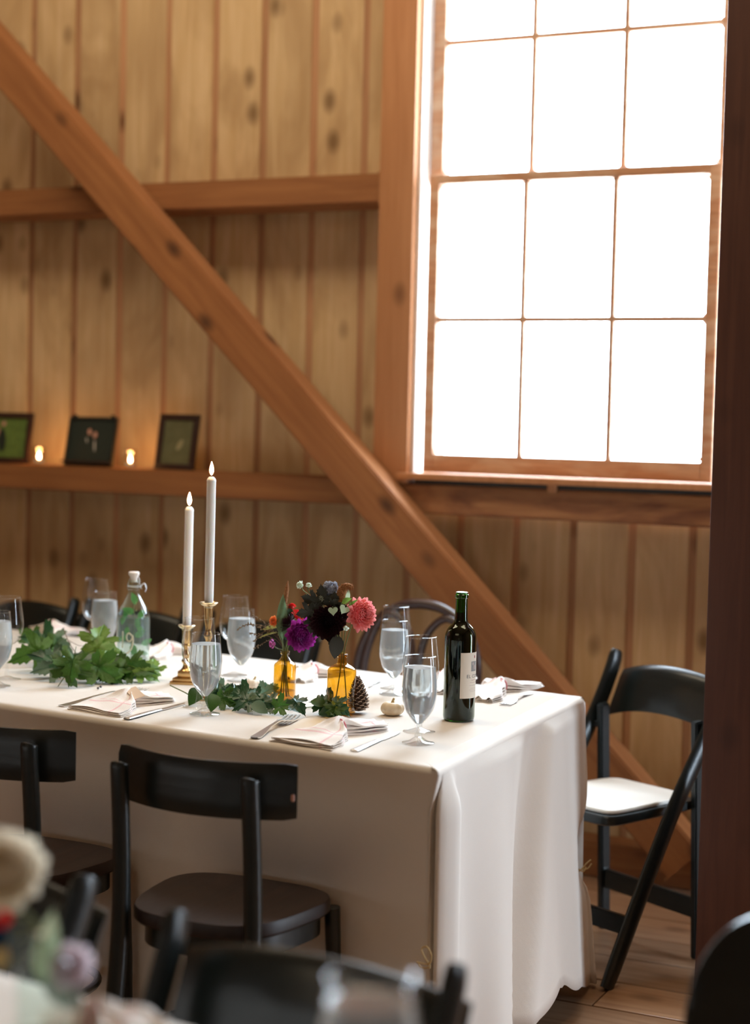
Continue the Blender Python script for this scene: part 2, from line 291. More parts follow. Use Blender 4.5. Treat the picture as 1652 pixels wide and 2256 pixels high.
# --- back wall: vertical boards, recessed battens showing in the gaps
wall = tag(empty('wall_back', (0, WY, 0)), 'knotty vertical pine board wall behind the dining table', kind='structure')
def board_mesh(z0, z1, wd):
    bm = nb(); box(bm, (0, .012, z0), (wd, .028, z1), .003); me = bpy.data.meshes.new('board'); bmesh.ops.recalc_face_normals(bm, faces=bm.faces[:]); bm.to_mesh(me); bm.free(); me.materials.append(M['pine_board']); me.materials.append(M['pine_batten']); return me
def split(x0, x1):
    for a, b in WIN:
        if x1 > a-.06 and x0 < b+.06: return [(0, WZ0-.10), (WZ1+.02, ZT)]
    return [(0, ZT)]
PITCHB = .2008; xb = -3.824-PITCHB*12; meshes = {}
while xb < X1:
    for z0, z1 in split(xb, xb+PITCHB):
        key = ('b', z0, z1)
        if key not in meshes: meshes[key] = board_mesh(z0, z1, PITCHB-.026)
        inst('board', meshes[key], wall, Matrix.Translation((xb+.013, random.uniform(-.004, .004), 0)))
        key = ('t', z0, z1)
        if key not in meshes:
            bm = nb(); box(bm, (-.03, .018, z0), (.03, .042, z1)); me = bpy.data.meshes.new('batten'); bmesh.ops.recalc_face_normals(bm, faces=bm.faces[:]); bm.to_mesh(me); bm.free(); me.materials.append(M['pine_batten']); meshes[key] = me
        inst('batten', meshes[key], wall, Matrix.Translation((xb, 0, 0)))
    xb += PITCHB
bm = nb(); xs = [X0-.1]
for a, b in WIN: xs += [a-.06, b+.06]
xs.append(X1+.1)
for i in range(0, len(xs), 2): box(bm, (xs[i], .05, 0), (xs[i+1], .10, ZT))
for a, b in WIN: box(bm, (a-.06, .05, 0), (b+.06, .10, WZ0-.10)); box(bm, (a-.06, .05, WZ1+.02), (b+.06, .10, ZT))
obj('sheathing', bm, 'plaster_dark', wall, False)
# --- other walls and ceiling (outside the frame)
bm = nb(); box(bm, (X0-.1, Y0, 0), (X0, WY+.1, ZT)); tag(obj('wall_left', bm, 'low_bounce_board', None, False), 'pine board wall at the left end of the hall', kind='structure')
bm = nb(); box(bm, (X0-.1, Y0-.1, 0), (X1+.1, Y0, ZT)); tag(obj('wall_front', bm, 'low_bounce_board', None, False), 'pine board wall behind the viewer', kind='structure')
bm = nb(); ys = [Y0]
for a, b in sorted(RWIN+[LIGHT_OPENING[:2]]): ys += [a, b]
ys.append(WY+.1)
for i in range(0, len(ys), 2): box(bm, (X1, ys[i], 0), (X1+.1, ys[i+1], ZT))
for a, b in RWIN: box(bm, (X1, a, 0), (X1+.1, b, WZ0)); box(bm, (X1, a, WZ1), (X1+.1, b, ZT))
box(bm, (X1, LIGHT_OPENING[1], LIGHT_OPENING[2]), (X1+.1, LIGHT_OPENING[0], ZT))
tag(obj('wall_right', bm, 'low_bounce_board', None, False), 'pine board wall at the right end of the hall', kind='structure')
bm = nb(); box(bm, (X0-.1, Y0-.1, ZT), (X1+.1, WY+.1, ZT+.1)); tag(obj('ceiling', bm, 'low_bounce_board', None, False), 'board ceiling of the barn hall', kind='structure')
# --- floor of long planks
fl = tag(empty('floor', (0, 0, 0)), 'worn reddish brown wooden plank floor', kind='structure')
PW = .205; y = WY+.1-PW; k = 0; pm = {}
yb = 4.466+.0
rows = []; yy = 4.466
while yy > Y0: yy -= PW
while yy < WY+.1: rows.append(yy); yy += PW
for i, yy in enumerate(rows):
    xs_ = X0 - random.uniform(0, 2.2)
    while xs_ < X1:
        L = random.choice((2.4, 3.0, 3.6))
        a, b = max(xs_, X0-.1), min(xs_+L, X1+.1)
        if b-a > .05:
            key = (round(b-a, 3))
            if key not in pm:
                bm = nb(); box(bm, (0, .003, -.03), (b-a-.004, PW-.003, 0), .0025); me = bpy.data.meshes.new('plank'); bmesh.ops.recalc_face_normals(bm, faces=bm.faces[:]); bm.to_mesh(me); bm.free(); me.materials.append(M['floor_plank']); pm[key] = me
            inst('plank', pm[key], fl, Matrix.Translation((a, yy, random.uniform(-.0015, .0))))
        xs_ += L
bm = nb(); box(bm, (X0-.1, Y0-.1, -.09), (X1+.1, WY+.1, -.031)); obj('subfloor', bm, 'stem_dark', fl, False)

def timber(name, p, q, wid, dep, mat, label, side=(0, 1, 0), bev=.006):
    bm = nb(); beam(bm, p, q, wid, dep, side, bev); o = obj(name, bm, mat); return tag(o, label, kind='structure')
# horizontal rails (girts): front face at y = 5.18
RD = WY-5.18-.006; RC = 5.18+RD/2
timber('upper_rail', (X0, RC, 2.228), (-2.462, RC, 2.228), .100, RD, 'fir_timber', 'upper horizontal wood rail crossing the board wall')
shelf = timber('shelf_rail', (X0, RC, 1.212), (-2.44, RC, 1.212), .092, RD, 'fir_timber', 'lower horizontal wood rail serving as the picture shelf')
timber('sill_rail', (-2.435, RC, 1.197), (-1.20, RC, 1.197), .098, RD, 'weathered_sill', 'stained horizontal rail under the window')
timber('sill_rail', (-1.05, RC, 1.197), (X1, RC, 1.197), .098, RD, 'weathered_sill', 'stained horizontal rail beyond the dark post')
timber('upper_rail', (-1.05, RC, 2.228), (-.55, RC, 2.228), .100, RD, 'fir_timber', 'upper horizontal wood rail right of the dark post')
# bottom plate
timber('bottom_plate', (X0, 5.29, .055), (X1, 5.29, .055), .11, .13, 'fir_timber', 'wood plate along the foot of the board wall')
# window posts
def vpost(name, xa, xb_, z0, z1, label, ya=5.17, mat='fir_post'):
    bm = nb(); box(bm, (xa, ya, z0), (xb_, WY-.006, z1), .005); return tag(obj(name, bm, mat), label, kind='structure')
vpost('window_post', -2.462, -2.335, 1.247, ZT, 'orange brown wood post on the left side of the window')
vpost('window_post', -1.288, -1.20, .11, ZT, 'wood post on the right side of the window behind the dark post')
vpost('window_post', -.545, -.458, .11, ZT, 'wood post left of the far window'); vpost('window_post', .595, .68, .11, ZT, 'wood post right of the far window')
# diagonal brace, front face at y = 5.06
def brace():
    LFp = [at_y(0, 200, 5.06), at_y(345, 600, 5.06), at_y(735, 1100, 5.06), at_y(1100, 1500, 5.06)]
    a = LFp[0]; b = LFp[3]; d = (b-a).normalized(); nrm = Vector((-d.z, 0, d.x)); nrm = nrm if nrm.z > 0 else -nrm
    # right edge through silhouette points at the back edge of its top side
    R = [at_y(x, y, 5.17) for x, y in ((210, 270), (600, 740), (1000, 1215), (1250, 1510))]
    wd = sum((r-Vector((a.x, r.y, a.z))).dot(nrm) for r in R)/4
    p = a + nrm*wd/2; p.y = 5.115
    s = (p.z-.12)/(-d.z); q = p + d*s; p2 = p - d*1.7
    bm = nb(); L = (q-p2).length; beam(bm, (0, 0, 0), (L, 0, 0), wd, .11, (0, 1, 0), .006); o = obj('diagonal_brace', bm, 'fir_timber')
    o.location = p2; o.rotation_euler = (0, math.atan2(-(q-p2).z, (q-p2).x), 0); return tag(o, 'long diagonal timber brace running down across the board wall', kind='structure'), wd
br, wd_ = brace(); print('brace width', wd_)
# dark post in front
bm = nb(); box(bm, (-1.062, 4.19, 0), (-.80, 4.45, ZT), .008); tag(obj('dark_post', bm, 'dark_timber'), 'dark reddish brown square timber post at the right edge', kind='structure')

# --- window: double hung, each sash three panes wide
def make_window():
    W = tag(empty('window_1', (0, 0, 0)), 'tall many paned wooden sash window, blown out white', kind='structure')
    xa, xb_ = -2.335, -1.288
    bm = nb()
    box(bm, (xa, 5.20, WZ0-.03), (xa+.012, WY+.09, WZ1)); box(bm, (xb_-.012, 5.20, WZ0-.03), (xb_, WY+.09, WZ1)); box(bm, (xa, 5.20, WZ1), (xb_, WY+.09, WZ1+.03))
    obj('jamb', bm, 'white_jamb', W, False)
    bm = nb(); box(bm, (xa-.03, 5.145, 1.262), (xb_+.0, 5.30, 1.283), .003); obj('sill', bm, 'fir_post', W)
    bm = nb(); box(bm, (xa+.02, 5.19, 1.247), (xb_-.02, 5.30, 1.262)); obj('sill_gap_shade', bm, 'frame_black', W, False)  # black strip stands in for the shade in the slot under the sill
    p = at_y(1215, 1078, 5.17); bm = nb(); box(bm, (p.x-.014, 5.165, 1.236), (p.x+.014, 5.195, 1.264), .003); obj('latch_block', bm, 'fir_post', W)
    def sash(nm, y, x0, x1, z0, z1, rows, stile, brail, trail):
        bm = nb(); t = .034
        box(bm, (x0, y, z0), (x0+stile, y+t, z1), .003); box(bm, (x1-stile, y, z0), (x1, y+t, z1), .003)
        box(bm, (x0+stile, y, z0), (x1-stile, y+t, z0+brail), .003); box(bm, (x0+stile, y, z1-trail), (x1-stile, y+t, z1), .003)
        S = obj(nm, bm, 'weathered_sash', W)
        gx0, gx1, gz0, gz1 = x0+stile, x1-stile, z0+brail, z1-trail
        xs = [gx0+(gx1-gx0)*i/3 for i in range(4)]; zs = [gz0+(gz1-gz0)*i/rows for i in range(rows+1)]
        for x in xs[1:-1]:
            bm = nb(); box(bm, (x-.0085, y+.006, gz0), (x+.0085, y+t-.006, gz1), .002); obj('muntin', bm, 'weathered_sash', S)
        for z in zs[1:-1]:
            bm = nb(); box(bm, (gx0, y+.007, z-.0085), (gx1, y+t-.007, z+.0085), .002); obj('muntin', bm, 'weathered_sash', S)
        for i in range(3):
            for j in range(rows):
                bm = nb(); q = .001; vs = [bm.verts.new((a, y+t/2, b)) for a, b in ((xs[i]+q, zs[j]+q), (xs[i+1]-q, zs[j]+q), (xs[i+1]-q, zs[j+1]-q), (xs[i]+q, zs[j+1]-q))]
                bm.faces.new(vs); obj('pane', bm, 'window_glass', S, False)
                # rounded putty corners
                bm = nb(); rr = .012
                for (cx_, sx_) in ((xs[i]+.005, 1), (xs[i+1]-.005, -1)):
                    for (cz_, sz_) in ((zs[j]+.005, 1), (zs[j+1]-.005, -1)):
                        c0 = [(cx_, cz_)]+[(cx_+sx_*rr*(1-math.sin(a)), cz_+sz_*rr*(1-math.cos(a))) for a in (0, .4, .8, 1.2, PI/2)]
                        f = [bm.verts.new((u, y+.008, v_)) for u, v_ in c0]; g = [bm.verts.new((u, y+.026, v_)) for u, v_ in c0]
                        bm.faces.new(f); bm.faces.new(g[::-1])
                        for k_ in range(len(f)): bm.faces.new((f[k_], f[(k_+1) % len(f)], g[(k_+1) % len(f)], g[k_]))
                obj('putty', bm, 'weathered_sash', S, False)
    sash('lower_sash', 5.215, -2.300, -1.322, 1.285, 2.268, 2, .037, .062, .030)
    sash('upper_sash', 5.262, -2.318, -1.300, 2.240, 3.195, 2, .045, .034, .05)
    return W
win = make_window()
w2 = copy_tree(win); w2.name = 'window_2'; w2.location = (-.453+2.335, 0, 0); w2['label'] = 'sash window further right beyond the dark post'
# the added daylight opening in the right end wall has no door or glass
for i, (a, b) in enumerate(RWIN):
    w3 = copy_tree(win); w3.name = 'window_%d' % (3+i); w3.rotation_euler = (0, 0, -PI/2); w3.location = (RW-5.26, (a+b)/2-1.8115, 0); w3['label'] = 'sash window in the right end wall'

# ================================================================== TABLE AND CLOTH
TZ = .76
A = Vector((-1.326, 3.124, 0)); B = Vector((-1.364, 4.163, 0))
fdir = Vector((-1, .119, 0)).normalized(); bdir = Vector((-1, .125, 0)).normalized()
TL = 3.6
Dc = A + fdir*TL; Cc = B + bdir*TL
def skirt_fold(t, v):
    """outward offset of the end skirt; t along the end edge (0 near corner, 1 far corner), v 0 top .. 1 hem"""
    fl_ = .030*v**1.3
    r1, va, r2 = lerp(.36, .22, v), lerp(.62, .31, v), lerp(.69, .40, v)
    amp = .30+.70*v
    return fl_ + amp*interp((.0, .12, r1, r1+.06, va, r2, .80, .93, 1.0), (.004, .008, .046, .044, -.034, .062, .034, .014, .006), t) + .004*v*math.sin(t*23+1.5)
def make_cloth():
    bm = nb(); path = []          # (base point, outward dir, kind, t)
    nF, nE = 300, 90
    e = (B-A).normalized(); outE = Vector((e.y, -e.x, 0)); outF = Vector((fdir.y, -fdir.x, 0)); outF = -outF if outF.y > 0 else outF
    outB = -outF
    for i in range(nF): path.append((Dc.lerp(A, i/nF), outF, 'F', i/nF))
    # corner with slit pleat: (along end, outward, depth factor)
    PL = [(-.016, -.002), (-.0145, .012), (-.013, .060), (-.006, .060), (-.005, .010), (-.003, .003), (.004, .010), (.012, .026), (.020, .048), (.024, .066), (.021, .078)]
    for k, (dx, dy) in enumerate(PL): path.append((A+e*(.078*k/len(PL)), outE, 'P', (dx, dy)))
    Lend = (B-A).length
    for i in range(nE): 
        t = lerp(.086/Lend, 1, i/(nE-1)); path.append((A+e*(t*Lend), outE, 'E', t))
    for i in range(5):
        a = (i+1)/6*PI/2; path.append((B.copy(), (outE*math.cos(a)+outB*math.sin(a)).normalized(), 'K', a))
    for i in range(40): path.append((B.lerp(Cc, i/39), outB, 'B', i/39))
    path.append((Cc.copy(), -e.cross(Vector((0, 0, 1))), 'B', 1)); path.append((Dc.lerp(Cc, .5), Vector((-1, 0, 0)), 'B', 1))
    rings = []; R = .014
    levels = [('in', .05), ('in', .02)] + [('r', a) for a in (0, .35, .7, 1.05, 1.4, PI/2)] + [('v', (k/26)**1.15) for k in range(1, 27)]
    for kd, q in levels:
        ring = []
        for bp, o, ty, t in path:
            if kd == 'in':
                p = bp.copy()
                for a_, o_ in ((A, outF), (A, outE), (B, outB)):
                    d_ = (p-a_).dot(o_)
                    if d_ > -q: p = p - o_*(d_+q)
                z = TZ + .0015*math.sin(p.x*9+p.y*5)
            elif kd == 'r':
                p = bp + o*(-R+R*math.sin(q)); z = TZ - R + R*math.cos(q)
            else:
                v = q; hem = .015
                if ty == 'F': hem = .02; ofs = .002*v + .003*v*math.sin(t*31) + .002*v*math.sin(t*75+1) ; xx = bp.x
                if ty == 'F':
                    seam = abs((bp.x+2.42)); ofs += .012*math.exp(-(seam/.008)**2)*min(1, v*8)
                    # two soft diagonal drag folds
                    ofs += .007*math.exp(-(((bp.x+2.05)-(v*.25))/.022)**2)*min(1, v*5) + .005*math.exp(-(((bp.x+1.72)+(v*.10))/.018)**2)*min(1, v*5) + .004*math.exp(-(((bp.x+1.95)-(v*.42))/.015)**2)*min(1, v*5)
                elif ty == 'P': ofs = 0; hem = .05
                elif ty == 'E':
                    ofs = skirt_fold(t, v); hem = interp((0, .2, .45, .6, .66, .8, 1), (.05, .10, .12, .135, .12, .07, .012), t)
                elif ty == 'K': ofs = .008*min(1, v*4)+.036*v**1.8 ; hem = .012
                else: ofs = .03*v+.02*v*math.sin(t*40); hem = .03
                if ty == 'K': ofs *= 1+.25*math.sin(2*t)*v
                z = (TZ-R) + (hem-(TZ-R))*v; p = bp + o*ofs
                if ty == 'P': p = bp.lerp(A+outE*(t[0]+.006*v)+e*t[1], min(1, v*10))
                if ty == 'E' and t > .9:   # pinched by the twine a third of the way up
                    ofs2 = -.030*math.exp(-((z-.36)/.07)**2)*((t-.9)/.1); p = p + outE*ofs2 + e*(-.035*math.exp(-((z-.36)/.08)**2)*((t-.9)/.1) + .02*v**2*((t-.9)/.1))
                if ty == 'K': p = p + (outE+outB)*(-.032*math.exp(-((z-.36)/.07)**2)) + outB*(-.02*math.exp(-((z-.36)/.08)**2))
            ring.append(bm.verts.new((p.x, p.y, z)))
        rings.append(ring)
    for i in range(len(rings)-1):
        for k in range(len(path)):
            k2 = (k+1) % len(path); bm.faces.new((rings[i][k], rings[i][k2], rings[i+1][k2], rings[i+1][k]))
    bm.faces.new(rings[0][::-1])
    o = obj('tablecloth', bm, 'linen_cloth', None, True, angle=4)
    md = o.modifiers.new('thickness', 'SOLIDIFY'); md.thickness = .0015; md.offset = -1
    return o
cl = tag(make_cloth(), 'pale linen tablecloth hanging to the floor over the long table', 'tablecloth')
tb = tag(empty('dining_table', ((A.x+Cc.x)/2, (A.y+B.y)/2, 0)), 'long dining table hidden beneath the floor-length pale cloth', 'table')
def table_parts():
    ang = math.atan2(.119, -1)
    bm = nb(); vs = [A+Vector((-.03, .035, 0)), B+Vector((-.03, -.035, 0)), Cc+Vector((.03, -.035, 0)), Dc+Vector((.03, .035, 0))]
    top = [bm.verts.new((v.x, v.y, TZ-.006)) for v in vs]; bot = [bm.verts.new((v.x, v.y, TZ-.032)) for v in vs]
    bm.faces.new(top); bm.faces.new(bot[::-1])
    for i in range(4): bm.faces.new((top[i], top[(i+1) % 4], bot[(i+1) % 4], bot[i]))
    o = obj('tabletop', bm, 'fir_timber', None, False); o.parent = tb; o.matrix_parent_inverse = Matrix.Translation(-tb.location)
    for v in vs:
        c = v + (tb.location-v)*.06; bm = nb(); box(bm, (c.x-.03, c.y-.03, 0), (c.x+.03, c.y+.03, TZ-.033), .003)
        o = obj('leg', bm, 'fir_timber', None, False); o.parent = tb; o.matrix_parent_inverse = Matrix.Translation(-tb.location)
table_parts()
T = TZ + .0025                                   # resting height for things on the cloth

# ================================================================== CHAIRS
def arc_panel(bm, hw, sag, z0, z1, th, y0=0, dome=0, domeb=0, corner=.012, n=18, m=6, lean=0):
    """curved back slab, ends swept forward (+y) by sag"""
    fr, bk = [], []
    for i in range(n+1):
        u = -1+2*i/n; x = hw*u; y = y0+sag*u*u; nx, ny = -2*sag*u/hw, 1; L = math.hypot(nx, ny); nx /= L; ny /= L
        e = 1-abs(u); cc = corner*(1-min(1, e*hw/corner))**2 if corner else 0
        a, b = z0+domeb*(1-u*u)+cc, z1-dome*u*u-cc
        cf, cb = [], []
        for j in range(m+1):
            z = lerp(a, b, j/m); yy = y-lean*(z-z0)
            tt = th/2*(1-.55*(1 if j in (0, m) else 0))
            cf.append(bm.verts.new((x+nx*tt, yy+ny*tt, z))); cb.append(bm.verts.new((x-nx*tt, yy-ny*tt, z)))
        fr.append(cf); bk.append(cb)
    for i in range(n):
        for j in range(m):
            bm.faces.new((fr[i][j], fr[i][j+1], fr[i+1][j+1], fr[i+1][j])); bm.faces.new((bk[i][j], bk[i+1][j], bk[i+1][j+1], bk[i][j+1]))
        bm.faces.new((fr[i][0], fr[i+1][0], bk[i+1][0], bk[i][0])); bm.faces.new((fr[i][m], bk[i][m], bk[i+1][m], fr[i+1][m]))
    for j in range(m):
        bm.faces.new((fr[0][j], bk[0][j], bk[0][j+1], fr[0][j+1])); bm.faces.new((fr[n][j], fr[n][j+1], bk[n][j+1], bk[n][j]))
def seat_slab(bm, outline, z, th, dish=.008, edge=.006):
    c = sum((Vector((x, y, 0)) for x, y in outline), Vector())/len(outline)
    def ring(s, zz): return [bm.verts.new((c.x+(x-c.x)*s, c.y+(y-c.y)*s, zz)) for x, y in outline]
    rs = [ring(.45, z-dish), ring(.75, z-dish*.7), ring(.93, z), ring(.985, z), ring(1, z-edge), ring(1, z-th+edge), ring(.97, z-th)]
    n = len(outline)
    for a, b in zip(rs, rs[1:]):
        for k in range(n): bm.faces.new((a[k], a[(k+1) % n], b[(k+1) % n], b[k]))
    bm.faces.new(rs[0]); bm.faces.new(rs[-1][::-1])
def sup(hwb, hwf, y0, y1, n=40, p=3.2):
    out = []
    for k in range(n):
        a = 2*PI*k/n; ca, sa = math.cos(a), math.sin(a); x = abs(ca)**(2/p)*(1 if ca > 0 else -1); y = abs(sa)**(2/p)*(1 if sa > 0 else -1)
        t = (y+1)/2; out.append((x*lerp(hwb, hwf, t), lerp(y0, y1, t)))
    return out
def bistro_chair(name, label, group=None, solid=False):
    """faces +y; origin under the back posts"""
    t = empty(name); tag(t, label, 'chair', group)
    for s in (-1, 1):
        bm = nb(); tube(bm, spline([(s*.165, -.045, 0), (s*.155, -.012, .25), (s*.150, .004, .46), (s*.148, .0, .62), (s*.147, -.012, .755 if not solid else .66), (s*.147, -.012, .775 if not solid else .70)], 5), [.014]*3+[.018]*19+[.018, .017, .013, .006], 14); o = obj('leg', bm, 'dark_wood', t)
        o['label'] = 'rear leg running up as back post'
        bm = nb(); tube(bm, [(s*.165, .310, .452), (s*.170, .322, .25), (s*.175, .330, 0)], [.017, .015, .012], 12); obj('leg', bm, 'dark_wood', t)
    bm = nb()
    if solid:
        arc_panel(bm, .20, .05, .50, .825, .018, .014, corner=0, n=40)
        for v in bm.verts: u = abs(v.co.x)/.2015; v.co.z = .50+(v.co.z-.50)*(.16+.165*max(0, 1-u**4)**.5)/.325
    else: arc_panel(bm, .200, .062, .685, .795, .018, .016, dome=0, corner=.004)
    obj('backrest', bm, 'dark_wood', t, True, angle=1.0)
    bm = nb(); seat_slab(bm, sup(.155, .205, -.01, .335), .482, .030, .006); obj('seat', bm, 'seat_wood', t)
    bm = nb(); seat_slab(bm, sup(.135, .185, .01, .32), .451, .045, 0, .002); obj('apron', bm, 'dark_wood', t)
    bm = nb(); ov = sup(.155, .165, -.02, .325, 36, 2.4); tube(bm, [(x, y, .20) for x, y in ov]+[(ov[0][0], ov[0][1], .20)], .009, 8, caps=False); obj('stretcher', bm, 'dark_wood', t)
    return t
def put(t, x, y, rz=0, z=0): t.location = (x, y, z); t.rotation_euler = (0, 0, rz); return t
ca = put(bistro_chair('bistro_chair', 'dark bistro chair with a small chip on its curved back, in front of the table', 'dark bistro chairs along the near side of the table'), -1.712, 2.795)
bm = nb()
vs_ = box(bm, (.190, .064, .722), (.2005, .0805, .738), .004); o = obj('chip', bm, 'photo_skin', ca); o['label'] = 'pale orange chip in the finish at the edge of the backrest'
cb = put(bistro_chair('bistro_chair', 'dark bistro chair cut off by the left edge, in front of the table', 'dark bistro chairs along the near side of the table'), -2.268, 2.855)
cb2 = None
def folding_chair(name, label, group=None, cushion='white_seat'):
    """wooden folding chair, faces +y"""
    t = empty(name); tag(t, label, 'chair', group); W = .205
    for s in (-1, 1):
        x = s*W
        bm = nb(); P = spline([(x, -.205, .805), (x, -.180, .74), (x, -.115, .62), (x, .03, .40), (x, .25, .002)], 6)
        n = len(P); tube(bm, P, [.016, .024, .026]+[.028]*(n-5)+[.027, .024], 16, .45, updir=(0, 1, .3)); o = obj('leg', bm, 'dark_wood', t); o['label'] = 'long slanting front leg and back post'
        bm = nb(); beam(bm, (x-s*.032, -.118, .66), (x-s*.032, -.150, .001), .036, .022, (1, 0, 0), .004); o = obj('leg', bm, 'dark_wood', t); o['label'] = 'upright rear leg'
    bm = nb(); arc_panel(bm, W+.004, -.035, .615, .745, .016, -.150, dome=-.0, domeb=.035, corner=0, lean=.45)
    for v in bm.verts: v.co.z += .035*(1-(v.co.x/W)**2)*(1 if v.co.z > .68 else 0)
    obj('backrest', bm, 'dark_wood', t, True, angle=1.0)
    bm = nb(); seat_slab(bm, sup(.160, .175, -.16, .225, 36, 9), .438, .026, 0, .004); obj('seat_frame', bm, 'dark_wood', t)
    bm = nb(); seat_slab(bm, sup(.145, .160, -.145, .205, 36, 9), .449, .011, -.004, .008); obj('cushion', bm, cushion, t)
    bm = nb(); beam(bm, (-W+.04, -.142, .14), (W-.04, -.142, .15), .055, .018, (0, 1, 0), .003); obj('stretcher', bm, 'dark_wood', t)
    bm = nb(); beam(bm, (-W, .165, .15), (W, .165, .15), .05, .018, (0, 1, 0), .003); obj('stretcher', bm, 'dark_wood', t)
    bm = nb(); beam(bm, (-W, -.11, .60), (-W+.03, -.11, .60), .012, .012, (0, 0, 1), .002); obj('pivot', bm, 'dark_steel', t); bm = nb(); beam(bm, (W, -.11, .60), (W-.03, -.11, .60), .012, .012, (0, 0, 1), .002); obj('pivot', bm, 'dark_steel', t)
    return t
fr = folding_chair('folding_chair', 'dark wooden folding chair with a white padded seat, by the dark post')
put(fr, -1.370, 4.50, math.radians(155))
# chairs at the far side of the table, facing the viewer
G = 'dark folding chairs along the far side of the table'
for x, y, rz, lab in ((-3.72, 4.76, 174, 'dark folding chair behind the leafy garland, farthest left on the far side'),
                      (-3.26, 4.76, 177, 'dark folding chair behind the swing top bottle on the far side'),
                      (-2.75, 4.73, 177, 'dark folding chair behind the brass candlesticks on the far side')):
    c = copy_tree(fr); c['label'] = lab; c['group'] = G; put(c, x, y, math.radians(rz))
def hoop_chair():
    t = empty('bentwood_chair'); tag(t, 'dark bentwood chair with a round hoop back and inner loops, behind the wine bottle', 'chair')
    def lean(x, z): return (x, -.02-.16*(z-.45), z)
    pts = [(-.195, 0), (-.195, .25), (-.19, .45), (-.205, .62), (-.20, .74), (-.155, .830), (-.08, .880), (0, .893), (.08, .880), (.155, .830), (.20, .74), (.205, .62), (.19, .45), (.195, .25), (.195, 0)]
    bm = nb(); tube(bm, spline([lean(x, z) if z > .4 else (x*(1.0), -.02-.02*(.45-z)*2, z) for x, z in pts], 6), .0155, 12); o = obj('back_hoop', bm, 'plum_bentwood', t)
    for s in (-1, 1):
        q = [(s*.150, .46), (s*.175, .58), (s*.175, .72), (s*.14, .83), (s*.085, .855), (s*.03, .80), (s*.010, .70), (s*.012, .58), (s*.03, .46)]
        bm = nb(); tube(bm, spline([(x, lean(x, z)[1]+.012, z) for x, z in q], 6), .0125, 10); obj('inner_loop', bm, 'plum_bentwood', t)
        bm = nb(); tube(bm, [(s*.16, .33, .44), (s*.185, .37, 0)], [.016, .012], 12); obj('leg', bm, 'plum_bentwood', t)
    bm = nb(); seat_slab(bm, sup(.20, .205, -.03, .37, 40, 2.2), .46, .035, .006); obj('seat', bm, 'seat_wood', t)
    bm = nb(); ov = sup(.18, .18, -.0, .34, 36, 2.1); tube(bm, [(x, y, .24) for x, y in ov]+[(ov[0][0], ov[0][1], .24)], .009, 8, caps=False); obj('foot_ring', bm, 'plum_bentwood', t)
    return t
put(hoop_chair(), -2.105, 4.70, math.radians(176))
# foreground chairs at the near table (backs toward the dining table)
G2 = 'dark folding chairs at the near table in the foreground'
c = copy_tree(fr); c['label'] = 'blurred dark folding chair at the bottom, between the two tables'; c['group'] = G2; put(c, -.983, 1.69, math.radians(177))
c = copy_tree(fr); c['label'] = 'blurred dark folding chair behind the cream flowers, lower left corner'; c['group'] = G2; put(c, -1.63, 1.84, math.radians(165))
c = bistro_chair('round_back_chair', 'blurred dark chair with a rounded solid back in the lower right corner', solid=True); put(c, -.385, 2.285, math.radians(195), 0)

# ================================================================== GLASSWARE
def wine_glass(name, label, group):
    """tall stemmed wine glass, empty"""
    t = empty(name); tag(t, label, 'glass', group)
    bm = nb(); lathe(bm, smoothprof([(.0335, .214), (.0365, .19), (.0400, .165), (.0415, .145), (.039, .122), (.031, .105), (.018, .094), (.0, .0905)], 5), 40); lathe(bm, [(.0335, .2138), (.0340, .2153), (.0349, .2150), (.0346, .2133), (.0335, .2130)], 40); obj('bowl', bm, 'clear_glass', t)
    bm = nb(); lathe(bm, smoothprof([(.010, .0925), (.0050, .086), (.0038, .06), (.0040, .03), (.0075, .010)], 4), 16); obj('stem', bm, 'clear_glass', t)
    bm = nb(); lathe(bm, [(0, .010), (.0075, .009), (.02, .0045), (.035, .0022), (.0365, .001), (.0355, 0), (0, 0)], 40); obj('foot', bm, 'clear_glass', t)
    return t
def goblet(name, label, group):
    """short stemmed water goblet, nearly full of iced water"""
    t = empty(name); tag(t, label, 'glass', group)
    P = smoothprof([(.0325, .189), (.0345, .17), (.0370, .145), (.0385, .12), (.0365, .095), (.029, .07), (.017, .053), (.0085, .043)], 5)
    bm = nb(); lathe(bm, P+[(.006, .036), (.0058, .028), (.009, .014)], 40); lathe(bm, [(.0325, .1888), (.0330, .1903), (.0339, .1900), (.0336, .1883), (.0325, .1880)], 40); obj('bowl', bm, 'clear_glass', t)
    bm = nb(); W = [(r-.0016, z) for r, z in P if z < .166 and r-.0016 > .004]; lathe(bm, [(0, W[0][1]), (W[0][0]*.9, W[0][1]-.0006)]+W+[(0, W[-1][1]-.002)], 40); obj('water', bm, 'water', t)
    bm = nb()
    for k in range(3):
        a = k*2.2; m = Matrix.Translation((.012*math.cos(a), .012*math.sin(a), .150+.003*k)) @ Euler((k*.9, k*.5, a)).to_matrix().to_4x4(); 
    bm.free()
    bm = nb(); lathe(bm, [(0, .014), (.009, .013), (.02, .0055), (.034, .0025), (.0355, .001), (.0345, 0), (0, 0)], 40); obj('foot', bm, 'clear_glass', t)
    return t
GW, GG = 'tall wine glasses on the long table', 'water goblets on the long table'
wg = put(wine_glass('wine_glass', 'empty wine glass beside the dark wine bottle, near right of the table', GW), *at_z(923, 1612, T).xy, 0, T)
gg = put(goblet('water_goblet', 'water goblet beside the dark wine bottle, near right of the table', GG), *at_z(921, 1637, T).xy, 0, T)
def cp(src, label, x, y, rz=0):
    c = copy_tree(src); c['label'] = label; p = at_z(x, y, T); return put(c, p.x, p.y, rz, T)
cp(wg, 'empty wine glass behind the small white pumpkin, far side', 868, 1517); cp(gg, 'water goblet behind the small white pumpkin, far side', 866, 1530)
